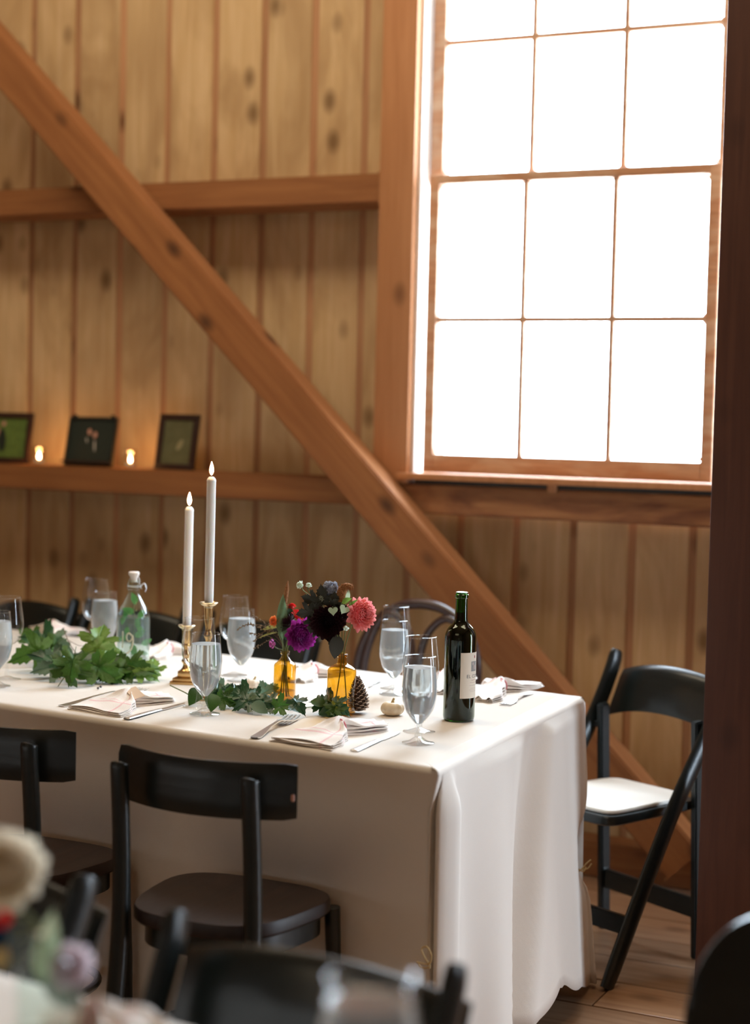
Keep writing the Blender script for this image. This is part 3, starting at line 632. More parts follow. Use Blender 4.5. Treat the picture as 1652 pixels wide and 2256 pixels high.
cp(wg, 'empty wine glass just in front of the brass candlesticks', 436, 1558); cp(gg, 'water goblet just in front of the brass candlesticks', 451, 1573)
cp(wg, 'empty wine glass right of the tall candle, far side', 515, 1488); cp(gg, 'water goblet right of the tall candle, far side', 530, 1500)
cp(wg, 'empty wine glass rising behind the leafy garland, left of the swing top bottle', 210, 1438); cp(gg, 'water goblet behind the leafy garland, left of the swing top bottle', 229, 1450)
cp(wg, 'empty wine glass at the far left end of the table', 15, 1497); cp(gg, 'water goblet at the far left end of the table', -8, 1512)
# glasses of the near table, blurred
NT = .76+.0025
p = at_y(815, 2200, 1.385); c = copy_tree(gg); c['label'] = 'blurred water goblet on the near table at the bottom centre'; c['group'] = 'glasses on the near table'; put(c, p.x, p.y, 0, NT); c.scale = (1.2, 1.2, 1.0)
for ch in c.children:
    if ch.name.startswith('water'): ch.data = ch.data.copy(); ch.data.materials.clear(); ch.data.materials.append(M['soft_water'])  # milky diffuse share stands in for window light reflected in this water

# ================================================================== WINE BOTTLE
def wine_bottle():
    t = empty('wine_bottle'); tag(t, 'dark red wine bottle with green neck and cream label near the table end', 'bottle')
    P = [(0, .002), (.030, 0), (.0355, .004), (.0370, .012), (.0370, .190)]+smoothprof([(.0370, .190), (.0358, .203), (.030, .216), (.0205, .226), (.0160, .234), (.0148, .245)], 5)[1:]+[(.0140, .284), (.0140, .286), (.0158, .2875), (.0158, .2945), (.0143, .296), (.0143, .300)]
    bm = nb(); lathe(bm, P, 44); obj('glass_body', bm, 'green_glass', t)
    bm = nb(); lathe(bm, [(.0143, .300), (.0120, .3008), (.0095, .300), (.0095, .294), (.0143, .2945)], 36); o = obj('lip', bm, 'bottle_lip', t)
    bm = nb(); W = [(r-.0012, z) for r, z in P[2:] if z < .256]; lathe(bm, [(0, .006)]+W+[(W[-1][0], .2545), (0, .2545)], 40); obj('wine', bm, 'wine_liquid', t)
    R = .0374; a0, a1, z0, z1 = math.radians(-61), math.radians(57), .057, .163   # label wraps round the body
    bm = nb(); uvs = []
    for i in range(25):
        a = lerp(a0, a1, i/24); uvs.append([bm.verts.new((R*math.cos(a), R*math.sin(a), z)) for z in (z0, z1)])
    for i in range(24): bm.faces.new((uvs[i][0], uvs[i+1][0], uvs[i+1][1], uvs[i][1]))
    lab = obj('label', bm, 'paper_label', t)
    def wrap(pts, name, mat):   # flat print (angle*R, z) polygons wrapped on the glass
        bm = nb()
        for poly in pts:
            vs = [bm.verts.new(((R+.00025)*math.cos(u/R), (R+.00025)*math.sin(u/R), z)) for u, z in poly]; bm.faces.new(vs)
        return obj(name, bm, mat, lab, False)
    def rect(u, z, w_, h, n=6): return [[(u-w_/2+w_*k/n, z-h/2), (u-w_/2+w_*(k+1)/n, z-h/2), (u-w_/2+w_*(k+1)/n, z+h/2), (u-w_/2+w_*k/n, z+h/2)] for k in range(n)]
    wrap(rect(-.002, .131, .021, .023), 'vineyard_etching', 'photo_grey'); wrap(rect(.001, .1285, .010, .010)+rect(-.006, .137, .006, .006), 'etched_tree', 'ink_pale')
    wrap(rect(0, .153, .0035, .006, 2), 'red_crest', 'ink_red')
    wrap(rect(0, .099, .022, .0006)+rect(0, .0935, .030, .0004), 'printed_rule', 'ink_red')
    wrap(rect(0, .087, .034, .0006)+rect(0, .080, .026, .0005)+rect(0, .0765, .034, .0005)+rect(0, .073, .030, .0005), 'small_print', 'ink_pale')
    cu = bpy.data.curves.new('lettering', 'FONT'); cu.body = 'EL COTO'; cu.size = .0108; cu.align_x = 'CENTER'; cu.space_character = 1.12; cu.resolution_u = 3
    tmp = bpy.data.objects.new('tmp', cu); C.objects.link(tmp); bpy.context.view_layer.update(); me = bpy.data.meshes.new_from_object(tmp); bpy.data.objects.remove(tmp)
    for v in me.vertices: u = -v.co.x if False else v.co.x; v.co = Vector(((R+.0003)*math.cos(u/R), (R+.0003)*math.sin(u/R), .1045+v.co.y))
    me.materials.clear(); me.materials.append(M['ink']); o = bpy.data.objects.new('lettering', me); C.objects.link(o); o.parent = lab; tag(o, 'dark letters reading EL COTO')
    return t
flat('bottle_lip', (.55, .72, .55), .15)
p = at_z(1010, 1587, T); wb = wine_bottle(); vd = math.atan2(-p.y, -p.x)      # direction towards the viewer
put(wb, p.x, p.y, vd+math.radians(63), T)

# ================================================================== SWING TOP BOTTLE
def swing_bottle():
    t = empty('swing_top_bottle'); tag(t, 'clear swing top bottle of water and mint marked 19, beside the garland', 'bottle')
    P = [(0, .003), (.040, 0), (.0450, .006), (.0455, .02), (.0455, .132)]+smoothprof([(.0455, .132), (.0435, .150), (.036, .170), (.025, .190), (.0175, .205), (.0155, .215)], 5)[1:]+[(.0155, .219), (.0180, .221), (.0180, .236), (.0160, .240), (.0155, .246)]
    bm = nb(); lathe(bm, P, 40); obj('glass_body', bm, 'carafe_glass', t)
    bm = nb(); W = [(r-.002, z) for r, z in P[2:] if z < .145]; lathe(bm, [(0, .008)]+W+[(W[-1][0], .146), (0, .146)], 36); obj('water', bm, 'soft_water', t)
    bm = nb(); lathe(bm, [(0, .240), (.0085, .240), (.0090, .252), (.0150, .262), (.0150, .266), (.012, .268), (0, .268)], 28); obj('stopper', bm, 'rubber_white', t)
    bm = nb(); tube(bm, spline([(-.017, .004, .228), (-.012, .016, .245), (.0, .019, .262), (.013, .014, .250), (.018, .004, .228), (.020, -.01, .222)], 5), .0011, 6); tube(bm, spline([(.0185, 0, .229), (.028, .002, .236), (.033, 0, .224), (.030, -.004, .214)], 5), .0013, 6); tube(bm, [(.0185*math.cos(a*PI/12), .0185*math.sin(a*PI/12), .228) for a in range(25)], .0010, 6, caps=False); o = obj('wire_bail', bm, 'wire', t)
    bm = nb(); mv = [(-.002, .012, .01), (-.004, .004, .07), (.004, .0, .12), (.0, .0, .170), (0, 0, .195)]; tube(bm, spline(mv, 4), .0012, 6); sp = obj('mint_sprig', bm, 'stem_green', t)
    for k, (x, y_, z, s, sp_) in enumerate([(-.012, .004, .168, .030, 2.6), (.006, 0, .178, .036, .3), (.002, .008, .155, .036, 1.2), (.014, -.004, .140, .030, -.5), (-.014, 0, .118, .028, 2.9), (.012, .006, .112, .034, .1), (.004, -.01, .092, .034, -1.0), (-.004, .01, .07, .038, 3.4), (.022, 0, .070, .034, -1.2), (.026, .006, .10, .028, .6), (-.018, .008, .092, .028, 2.2), (-.024, -.004, .15, .028, 2.9), (.018, .01, .05, .026, -1.9)]):
        bm = nb(); oval_leaf(bm, frame_to((math.sin(k)*.5, -1+.2*math.cos(k*2), .25*math.sin(k*3)), loc=(x, y_, z), s=s, spin=sp_)); obj('mint_leaf', bm, 'mint_leaf', sp)
    R = .0462
    bm = nb()
    def st(pts, r=.0013):
        tube(bm, [((R)*math.sin(u/R), -(R)*math.cos(u/R), z) for u, z in [(q.x, q.y) for q in spline([(a, b, 0) for a, b in pts], 6)]], r, 5, .6)
    st([(-.030, .110), (-.0295, .085), (-.0305, .066)], .0019)
    st([(-.004, .100), (-.012, .106), (-.018, .098), (-.016, .087), (-.009, .084), (-.003, .092), (-.002, .100), (.0, .085), (-.004, .066), (-.012, .054), (-.021, .050)], .0021)
    tag(obj('painted_number', bm, 'chalk_paint', t), 'pale hand lettered number 19')
    return t
# ------------------------------------------------------------------ leaves
def oval_leaf(bm, mat, w_=.55, curl=.15, n=5):
    """pointed oval leaf, length 1 along +y, normal +z"""
    L = []; 
    for i in range(n+1):
        t = i/n; hw = w_/2*math.sin(PI*min(1, t**.8))**.85 if 0 < t < 1 else 0; z = -curl*(t-.3)**2*1.6
        L.append((t, hw, z))
    prev = None
    for t, hw, z in L:
        c = bm.verts.new(mat @ Vector((0, t, z))); l_ = bm.verts.new(mat @ Vector((-hw, t, z+hw*.25))) if hw else c; r_ = bm.verts.new(mat @ Vector((hw, t, z+hw*.25))) if hw else c
        if prev:
            for a, b, c2, d in ((prev[0], prev[1], l_, c), (prev[0], c, r_, prev[2])):
                vs = []
                for v in (a, b, c2, d):
                    if v not in vs: vs.append(v)
                if len(vs) > 2: bm.faces.new(vs)
        prev = (c, l_, r_)
_half = [(.0, -.02), (.10, -.05), (.18, -.12), (.27, -.15), (.30, -.08), (.42, -.06), (.37, .02), (.33, .08), (.24, .13), (.36, .15), (.47, .19), (.50, .26), (.62, .32), (.55, .37), (.57, .46), (.43, .46), (.33, .42), (.20, .40), (.25, .50), (.30, .58), (.22, .62), (.24, .73), (.15, .75), (.10, .86), (.05, .88), (0, 1.0)]
def maple_leaf(bm, mat, curl=.25, fold=.3, seed=0):
    rnd = random.Random(seed); a1, a2 = rnd.uniform(-1, 1), rnd.uniform(-1, 1)
    def Z(x, y): return fold*abs(x)*(.6+a1*.3) - curl*(y-.3)**2*(1+a2*.5) + .05*math.sin(9*x+5*y+seed)
    c = bm.verts.new(mat @ Vector((0, .25, Z(0, .25))))
    def side(s):
        out = [bm.verts.new(mat @ Vector((s*x, y, Z(s*x, y)))) for x, y in _half]
        mid = [bm.verts.new(mat @ Vector((s*x*.5, .25+(y-.25)*.5, Z(s*x*.5, .25+(y-.25)*.5)))) for x, y in _half]
        for k in range(len(out)-1):
            bm.faces.new((out[k], out[k+1], mid[k+1], mid[k])); bm.faces.new((mid[k], mid[k+1], c))
    side(1); side(-1); bmesh.ops.remove_doubles(bm, verts=bm.verts[:], dist=1e-5)
def view_dir(p): return (CAM-Vector(p)).normalized()
def to_local(root, o): o.location = Vector(o.location)-root.location
p = at_z(292, 1476, T); sb = put(swing_bottle(), p.x, p.y, math.atan2(-p.y, -p.x)+PI/2, T)

# ================================================================== GARLANDS
LEAFMESH = {}
def leaf_mesh(kind, k):
    key = (kind, k)
    if key not in LEAFMESH:
        bm = nb()
        if kind == 'maple': maple_leaf(bm, Matrix.Identity(4), .25+.1*k, .30-.1*k, k)
        elif kind == 'round': 
            oval_leaf(bm, Matrix.Identity(4), .78, .25+.15*k, 7)
        else: oval_leaf(bm, Matrix.Identity(4), .5, .2, 6)
        tube(bm, [(0, .02, 0), (0, -.15, -.02), (0, -.32, -.06)], [.012, .012, .010], 5)
        me = bpy.data.meshes.new('leaf'); bm.to_mesh(me); bm.free(); me.shade_smooth(); LEAFMESH[key] = me
    return LEAFMESH[key]
def leaf_part(root, kind, k, mat, px, py, h, size, ang, up=.55, mt=None):
    """leaf whose middle sits over pixel-aimed point at height h above the cloth; ang = direction of its tip in the picture plane (degrees, 0 right, 90 away)"""
    key = (kind, k, mat)
    me = LEAFMESH.get(key)
    if me is None:
        me = leaf_mesh(kind, k).copy(); me.materials.clear(); me.materials.append(M[mat]); LEAFMESH[key] = me
    P = at_z(px, py, TZ+max(h, .006)); v = view_dir(P); n = (Vector((0, 0, 1))*(1-up)+v*up).normalized()
    n = (n+Vector((random.uniform(-.25, .25), random.uniform(-.2, .2), random.uniform(-.1, .1)))).normalized()
    a = math.radians(ang); d = RT*math.cos(a)+UP*math.sin(a); d = (d-n*d.dot(n)).normalized(); x = d.cross(n)
    m = Matrix(((x.x*size, d.x*size, n.x*size, 0), (x.y*size, d.y*size, n.y*size, 0), (x.z*size, d.z*size, n.z*size, 0), (0, 0, 0, 1)))
    base = P - d*size*.4
    zs = [(base + (m.to_3x3() @ v_.co)).z for v_ in me.vertices]; lift = max(0, T+.001-min(zs)); base.z += lift
    if abs(base.z) > 0: m.translation = base - root.location
    o = bpy.data.objects.new('leaf', me); C.objects.link(o); o.parent = root; o.matrix_local = m; return o
g1 = empty('leaf_garland', at_z(200, 1490, T)); tag(g1, 'garland of large lobed green leaves lying left of the swing top bottle', 'garland')
for a in [(70, 1455, .035, .115, 200, 'maple', 'green_leaf'), (88, 1412, .07, .105, 165, 'maple', 'dark_leaf'), (62, 1398, .08, .065, 130, 'maple', 'green_leaf'), (126, 1420, .06, .090, -25, 'maple', 'pale_leaf'), (105, 1440, .045, .095, 230, 'maple', 'green_leaf'),
          (218, 1402, .11, .095, 80, 'maple', 'bright_leaf'), (228, 1432, .08, .095, 20, 'maple', 'bright_leaf'), (200, 1452, .05, .11, 150, 'maple', 'green_leaf'),
          (105, 1470, .03, .10, 150, 'maple', 'dark_leaf'), (146, 1455, .045, .07, 70, 'maple', 'dark_leaf'), (108, 1494, .010, .085, 195, 'maple', 'pale_leaf'), (128, 1486, .02, .075, 250, 'maple', 'dark_leaf'),
          (160, 1480, .04, .10, 60, 'maple', 'green_leaf'), (158, 1508, .010, .085, 262, 'maple', 'green_leaf'), (180, 1490, .02, .09, -50, 'maple', 'dark_leaf'), (212, 1462, .05, .10, 110, 'maple', 'bright_leaf'), (228, 1484, .03, .10, -35, 'maple', 'green_leaf'),
          (262, 1476, .035, .08, 15, 'maple', 'green_leaf'), (265, 1494, .012, .10, -8, 'maple', 'green_leaf'), (300, 1500, .008, .09, -15, 'maple', 'green_leaf'), (245, 1500, .008, .09, 225, 'maple', 'green_leaf'),
          (325, 1482, .025, .075, 40, 'maple', 'bright_leaf'), (338, 1466, .04, .06, 80, 'maple', 'bright_leaf'), (322, 1502, .006, .07, -25, 'maple', 'bright_leaf')]:
    leaf_part(g1, a[5], random.randint(0, 2), a[6], a[0], a[1], a[2], a[3], a[4])
def stem_obj(root, pts, r, mat, name='stem'):
    bm = nb(); tube(bm, [v-root.location for v in spline(pts, 5)], r, 6); return obj(name, bm, mat, root)
def pz_(x, y, h): return at_z(x, y, TZ+h)
stem_obj(g1, [pz_(90, 1455, .03), pz_(140, 1450, .04), pz_(165, 1478, .02), pz_(220, 1475, .03), pz_(280, 1492, .012), pz_(335, 1490, .02)], .0018, 'stem_brown')
stem_obj(g1, [pz_(140, 1385, .12), pz_(152, 1415, .09), pz_(168, 1440, .06), pz_(178, 1460, .03)], .0009, 'stem_brown')
stem_obj(g1, [pz_(150, 1410, .09), pz_(178, 1423, .075), pz_(205, 1415, .07)], .0007, 'stem_brown'); stem_obj(g1, [pz_(230, 1488, .02), pz_(228, 1500, .012), pz_(218, 1514, .006)], .0008, 'stem_brown')
bm = nb()
for (x, y, h) in ((216, 1516, .006), (222, 1513, .008), (318, 1476, .03)):
    q = pz_(x, y, h)-g1.location; bmesh.ops.create_icosphere(bm, subdivisions=2, radius=.0032, matrix=Matrix.Translation(q))
tag(obj('berries', bm, 'ink', g1), 'tiny dark berries', kind='stuff')
g2 = empty('ivy_garland', at_z(540, 1545, T)); tag(g2, 'glossy dark green garland from the candlesticks past the narrow amber bottle', 'garland')
for a in [(432, 1530, .03, .060, 240, 'round', 'green_leaf'), (468, 1552, .02, .060, -100, 'round', 'green_leaf'), (480, 1525, .03, .055, 100, 'maple', 'dark_leaf'), (497, 1520, .03, .055, 20, 'maple', 'pale_leaf'), (516, 1532, .03, .055, -50, 'maple', 'dark_leaf'), (502, 1545, .02, .06, -20, 'maple', 'green_leaf'),
          (534, 1520, .03, .045, 80, 'maple', 'pale_leaf'), (528, 1552, .012, .075, 170, 'maple', 'dark_leaf'), (548, 1548, .02, .07, 20, 'maple', 'dark_leaf'), (540, 1566, .006, .06, 210, 'maple', 'dark_leaf'), (568, 1566, .010, .055, -30, 'round', 'pale_leaf'), (580, 1556, .014, .055, 60, 'maple', 'dark_leaf'),
          (588, 1530, .02, .055, 30, 'maple', 'pale_leaf'), (601, 1521, .02, .045, 60, 'maple', 'dark_leaf'), (604, 1566, .008, .055, -10, 'maple', 'dark_leaf'), (626, 1571, .006, .055, 10, 'maple', 'green_leaf'), (645, 1570, .006, .055, -30, 'round', 'dark_leaf'), (657, 1576, .005, .05, -60, 'maple', 'dark_leaf'), (487, 1538, .02, .05, 170, 'maple', 'dark_leaf'),
          (520, 1541, .02, .055, 90, 'maple', 'dark_leaf'), (558, 1534, .02, .045, 140, 'maple', 'dark_leaf')]:
    leaf_part(g2, a[5], random.randint(0, 1), a[6], a[0], a[1], a[2], a[3]*(.82 if a[5] == 'round' else 1), a[4])
stem_obj(g2, [pz_(375, 1510, .03), pz_(400, 1522, .03), pz_(440, 1540, .012), pz_(500, 1545, .012), pz_(560, 1555, .008), pz_(650, 1560, .008), pz_(700, 1556, .004)], .0016, 'stem_green')
stem_obj(g2, [pz_(470, 1512, .03), pz_(530, 1522, .02), pz_(600, 1524, .012)], .0009, 'stem_green'); stem_obj(g2, [pz_(535, 1500, .04), pz_(542, 1520, .02), pz_(545, 1545, .012)], .0016, 'stem_green')
g3 = empty('leaf_sprig', at_z(720, 1565, T)); tag(g3, 'dark green leaf sprig in front of the wide amber bottle', 'leaves')
for a in [(714, 1555, .02, .065, 160, 'maple', 'dark_leaf'), (722, 1565, .012, .065, -20, 'maple', 'dark_leaf'), (740, 1560, .025, .05, 80, 'maple', 'green_leaf'), (748, 1572, .012, .055, -40, 'maple', 'dark_leaf'), (730, 1574, .008, .05, 200, 'round', 'dark_leaf'), (702, 1548, .03, .04, 130, 'round', 'green_leaf')]:
    leaf_part(g3, a[5], random.randint(0, 1), a[6], a[0], a[1], a[2], a[3], a[4])

# ================================================================== CANDLESTICKS AND CANDLES
def candlestick(h, square, label):
    t = empty('candlestick'); tag(t, label, 'candlestick', 'brass candlesticks on the long table')
    bm = nb(); box(bm, (-.034, -.034, 0), (.034, .034, .008), .002); box(bm, (-.028, -.028, .008), (.028, .028, .016), .002); box(bm, (-.018, -.018, .016), (.018, .018, .034), .004); obj('base', bm, 'brass', t)
    bm = nb(); lathe(bm, smoothprof([(.016, .034), (.010, .040), (.0075, .050), (.012, .058), (.008, .066), (.0095, h*.5), (.0065, h*.6), (.011, h*.66), (.007, h*.72), (.010, h-.045), (.0115, h-.004)], 3), 24); obj('stem', bm, 'brass', t)
    bm = nb(); lathe(bm, [(.0115, h-.008), (.016, h-.006), (.0215, h-.001), (.0225, h+.001), (.0215, h+.002), (.0125, h-.002), (.0118, h-.012), (0, h-.012)], 32); obj('drip_cup', bm, 'brass_pale', t)
    return t
def candle(h, label):
    t = empty('taper_candle'); tag(t, label, 'candle', 'lit white taper candles on the long table')
    bm = nb(); lathe(bm, [(0, 0), (.0102, 0), (.0112, .03), (.0112, h-.012), (.0118, h-.010), (.0095, h-.004), (.0055, h), (.003, h-.002), (0, h-.003)], 28); obj('wax', bm, 'wax', t)
    bm = nb(); tube(bm, [(0, 0, h-.003), (.0006, 0, h+.004), (.002, 0, h+.009)], .0009, 6); obj('wick', bm, 'wick', t)
    bm = nb(); lathe(bm, smoothprof([(0, h+.003), (.0036, h+.008), (.0055, h+.015), (.0045, h+.024), (.0022, h+.032), (0, h+.038)], 4), 20); f = obj('flame', bm, 'flame_core', t)
    l = bpy.data.lights.new('candle_glow', 'POINT'); l.energy = .35; l.color = (1, .55, .22); l.shadow_soft_size = .008; lo = bpy.data.objects.new('candle_glow', l); C.objects.link(lo); lo.parent = t; lo.location = (0, 0, h+.05)
    return t
def place_stick(px, py_base, py_cup, py_top, l1, l2):
    p = at_z(px, py_base, T); d = (p-CAM).dot(FW)
    zc = at_y(px, py_cup, p.y).z; zt = at_y(px, py_top, p.y).z; h = zc-T
    s = put(candlestick(h, True, l1), p.x, p.y, YAW*.6, T); c = put(candle(zt-zc+.012, l2), p.x, p.y, 0, zc-.012)
    return s, c
s1, c1 = place_stick(409, 1505, 1378, 1116, 'shorter brass candlestick with a stepped square base, left of the pair', 'shorter lit white taper candle, left of the pair')
s2, c2 = place_stick(456, 1540, 1328, 1050, 'taller brass candlestick, right of the pair', 'taller lit white taper candle, right of the pair')
c1.rotation_euler = (0, math.radians(.3), 0); c2.rotation_euler = (0, math.radians(.2), 0)

# ================================================================== AMBER BOTTLES AND FLOWERS
def amber_bottle(label, r, h, nr, nh):
    t = empty('amber_bottle'); tag(t, label, 'bottle', 'amber apothecary bottles holding flowers')
    P = [(0, .003), (r-.006, 0), (r-.001, .003), (r, .008), (r, h-.014)]+smoothprof([(r, h-.014), (r-.002, h-.006), (r-.010, h+.001), (nr+.004, h+.006), (nr, h+.012)], 5)[1:]+[(nr, h+nh-.008), (nr+.002, h+nh-.006), (nr+.0015, h+nh-.002), (nr+.0025, h+nh), (nr-.001, h+nh+.001)]
    bm = nb(); lathe(bm, P, 36); obj('glass_body', bm, 'amber_glass', t)
    bm = nb(); lathe(bm, [(0, .005)]+[(r-.002, .008), (r-.002, h*.28), (0, h*.28)], 32); obj('water', bm, 'amber_water', t)
    return t
shell('amber_water', (.93, .86, .72), 1.2)
p1 = at_z(626, 1545, T); v1 = put(amber_bottle('narrow amber bottle holding the purple flowers', .0275, .098, .0095, .026), p1.x, p1.y, 0, T)
p2 = at_z(751, 1572, T); v2 = put(amber_bottle('wider amber bottle holding the pink and black flowers', .0345, .112, .0110, .030), p2.x, p2.y, 0, T)
def petal(bm, m, L, w_, cup=.35, n=3):
    rows = []
    for i in range(n+1):
        t = i/n; hw = w_/2*(.35+.65*math.sin(PI*min(1, t*.75+.12))) if t < 1 else w_*.12
        z = cup*L*(t*t)*.6
        rows.append([bm.verts.new(m @ Vector((s*hw, L*t, z+abs(s)*hw*.6))) for s in (-1, 0, 1)])
    for i in range(n):
        for k in range(2): bm.faces.new((rows[i][k], rows[i][k+1], rows[i+1][k+1], rows[i+1][k]))
def bloom_mesh(bm, R, n=90, cup=.5, thick=.5, wfac=.30, seed=0):
    """dahlia head: spiral of cupped petals round +z"""
    rnd = random.Random(seed)
    for i in range(n):
        t = (i+.5)/n; ang = i*2.39996; rr = R*.62*t**.7; tilt = (1-t)*1.25+.05+rnd.uniform(-.08, .08)
        L = R*(.30+.22*t); m = Matrix.Rotation(ang, 4, 'Z') @ Matrix.Translation((0, rr*.85, R*thick*(1-t**1.5)*.8)) @ Matrix.Rotation(tilt, 4, 'X')
        petal(bm, m, L, R*wfac*(.6+.6*t), cup)
    bmesh.ops.create_icosphere(bm, subdivisions=2, radius=R*.45, matrix=Matrix.Translation((0, 0, -R*.05)) @ Matrix.Diagonal((1, 1, .55, 1)))
    if thick > .85 and R > .03: bmesh.ops.create_icosphere(bm, subdivisions=3, radius=R*.52, matrix=Matrix.Translation((0, 0, R*.62)) @ Matrix.Diagonal((1, 1, .7, 1)))
def flower(name, label, mat, pos, nrm, R, root_pt, n=90, cup=.5, thick=.5, wfac=.30, stem='stem_green', via=None, cat='flower', group=None, extra=None):
    t = empty(name, pos); tag(t, label, cat, group)
    bm = nb(); bloom_mesh(bm, R, n, cup, thick, wfac, len(label)); b = obj('bloom', bm, mat, t, True, angle=4); b.matrix_local = frame_to(nrm)
    if root_pt is not None:
        N = Vector(nrm).normalized(); pts = [-N*R*.15, -N*R*.5+Vector((0, 0, -.01))]+[Vector(v)-Vector(pos) for v in (via or [])]+[Vector(root_pt)-Vector(pos)]
        bm = nb(); tube(bm, spline(pts, 5), .0014, 7); obj('stem', bm, stem, t)
    return t
V = CAM - p1; V.z = 0; V.normalize()
n1 = v1.location+Vector((0, 0, .125)); n2 = v2.location+Vector((0, 0, .145))       # bottle mouths
def q1(x, y, d=0): return at_y(x, y, p1.y) + V*d
def q2(x, y, d=0): return at_y(x, y, p2.y) + V*d
def b1(dx=0, dy=0): return v1.location+Vector((dx, dy, .012))
def b2(dx=0, dy=0): return v2.location+Vector((dx, dy, .012))
R_ = Vector((cy, sy, 0)); U_ = Vector((0, 0, 1))
flower('dahlia', 'purple dahlia in the narrow amber bottle', 'purple_petal', q1(660, 1393, .018), V*.8+R_*.35-U_*.1, .045, b1(-.012), 110, .6, .55, .30, via=[n1+R_*.004])
flower('dahlia', 'dark plum dahlia turned left behind the purple one', 'burgundy_petal', q1(640, 1375, -.005), V*.3-R_*.6+U_*.4, .030, b1(.008), 80, .6, .6, .3, via=[n1])
flower('zinnia', 'bright red flower peeking above the purple dahlia', 'red_petal', q1(655, 1358, .0), V*.3+R_*.5+U_*.7, .020, b1(.01, .005), 60, .4, .6, .36, via=[n1])
flower('zinnia', 'small scarlet flower bud behind the green spike leaf', 'red_petal', q1(643, 1340, -.02), V*.4+U_*.6, .011, n1, 40, .5, .8, .5, via=None)
flower('globe_flower', 'small round orange flower left of the green spike leaf', 'orange_petal', q1(606, 1368, .01), V*.6-R_*.4+U_*.2, .0145, b1(-.006, .006), 60, .9, .9, .4, via=[n1-R_*.004])
flower('magenta_bud', 'small magenta petal bud low on the left of the narrow bottle', 'purple_petal_light', q1(603, 1417, .012), V*.5-R_*.7, .0125, n1, 14, .8, .7, .8) if 'purple_petal_light' in M else None
def spike(name, label, pts, rads, mat, cat='flower', fuzz=0, stem_to=None, stem='stem_green'):
    t = empty(name, pts[0]); tag(t, label, cat); bm = nb(); P = spline([Vector(a)-Vector(pts[0]) for a in pts], 6); n = len(P)
    R = [interp([k/(len(rads)-1) for k in range(len(rads))], rads, i/(n-1)) for i in range(n)]; tube(bm, P, R, 12)
    if fuzz:
        rnd = random.Random(3)
        for _ in range(fuzz):
            i = rnd.randrange(1, n-1); a = rnd.uniform(0, 2*PI); d = Vector((math.cos(a), math.sin(a), rnd.uniform(-.2, .8))).normalized(); c = P[i]+d*R[i]
            bmesh.ops.create_icosphere(bm, subdivisions=1, radius=R[i]*.34, matrix=Matrix.Translation(c))
    obj('spike', bm, mat, t)
    if stem_to is not None: bm = nb(); tube(bm, spline([Vector((0, 0, 0)), (Vector(stem_to)-Vector(pts[0]))*.5+Vector((0, 0, .0)), Vector(stem_to)-Vector(pts[0])], 4), .0013, 6); obj('stem', bm, stem, t)
    return t
spike('celosia_spike', 'tall narrow rust brown flower spike in the narrow amber bottle', [q1(622, 1395, -.01), q1(625, 1345, -.01), q1(631, 1305, -.01), q1(634, 1281, -.01)], [.006, .006, .005, .0012], 'brown_fuzz', fuzz=130, stem_to=b1(.004))
def big_leaf(name, label, mat, a, b, w_, nrm, root, kind='oval', stem_to=None):
    t = empty(name, a); tag(t, label, 'leaf'); d = Vector(b)-Vector(a); L = d.length; d.normalize(); n = Vector(nrm); n = (n-d*n.dot(d)).normalized(); x = d.cross(n)
    m = Matrix(((x.x*L, d.x*L, n.x*L, 0), (x.y*L, d.y*L, n.y*L, 0), (x.z*L, d.z*L, n.z*L, 0), (0, 0, 0, 1)))
    bm = nb()
    if kind == 'oval': oval_leaf(bm, m, w_, .12, 8)
    else: maple_leaf(bm, m, .2, .3, len(label))
    obj('blade', bm, mat, t, True, angle=4)
    if stem_to is not None: bm = nb(); tube(bm, spline([Vector((0, 0, 0)), (Vector(stem_to)-Vector(a))*.5+V*.002, Vector(stem_to)-Vector(a)], 4), .0011, 6); obj('stem', bm, 'stem_green', t)
    return t
big_leaf('ribbed_leaf', 'upright ribbed green leaf beside the rust brown spike', 'pale_green_leaf', q1(623, 1408, .012), q1(621, 1308, .008), .26, V-R_*.3, None, stem_to=b1(-.01, .004))
big_leaf('ribbed_leaf', 'dark green leaf behind the upright ribbed leaf', 'dark_leaf', q1(632, 1415, -.004), q1(641, 1330, -.01), .3, V+R_*.3, None, stem_to=b1(.006))
big_leaf('olive_leaf', 'long olive green leaf reaching left from the narrow bottle', 'olive_leaf', q1(612, 1392, .01), q1(567, 1401, .02), .22, U_+V*.4, None, stem_to=n1)
big_leaf('olive_leaf', 'short olive leaf above the long olive one', 'olive_leaf', q1(615, 1380, .0), q1(575, 1385, .0), .3, U_*.6+V*.6, None, stem_to=n1)
def twigs(name, label, lines, berries, mat='stem_brown', bmat='twig_bud'):
    t = empty(name, lines[0][0]); tag(t, label, 'twig'); o0 = Vector(lines[0][0])
    for L in lines: bm = nb(); tube(bm, spline([Vector(v)-o0 for v in L], 5), .0007, 5); obj('twig', bm, mat, t)
    bm = nb(); rnd = random.Random(5)
    for L in lines:
        S = spline([Vector(v)-o0 for v in L], 10)
        for s in S[len(S)//3:]:
            if rnd.random() < berries: bmesh.ops.create_icosphere(bm, subdivisions=1, radius=rnd.uniform(.0012, .0026), matrix=Matrix.Translation(s+Vector((rnd.uniform(-.003, .003), rnd.uniform(-.003, .003), rnd.uniform(-.003, .003)))))
    tag(obj('buds', bm, bmat, t), kind='stuff')
    return t
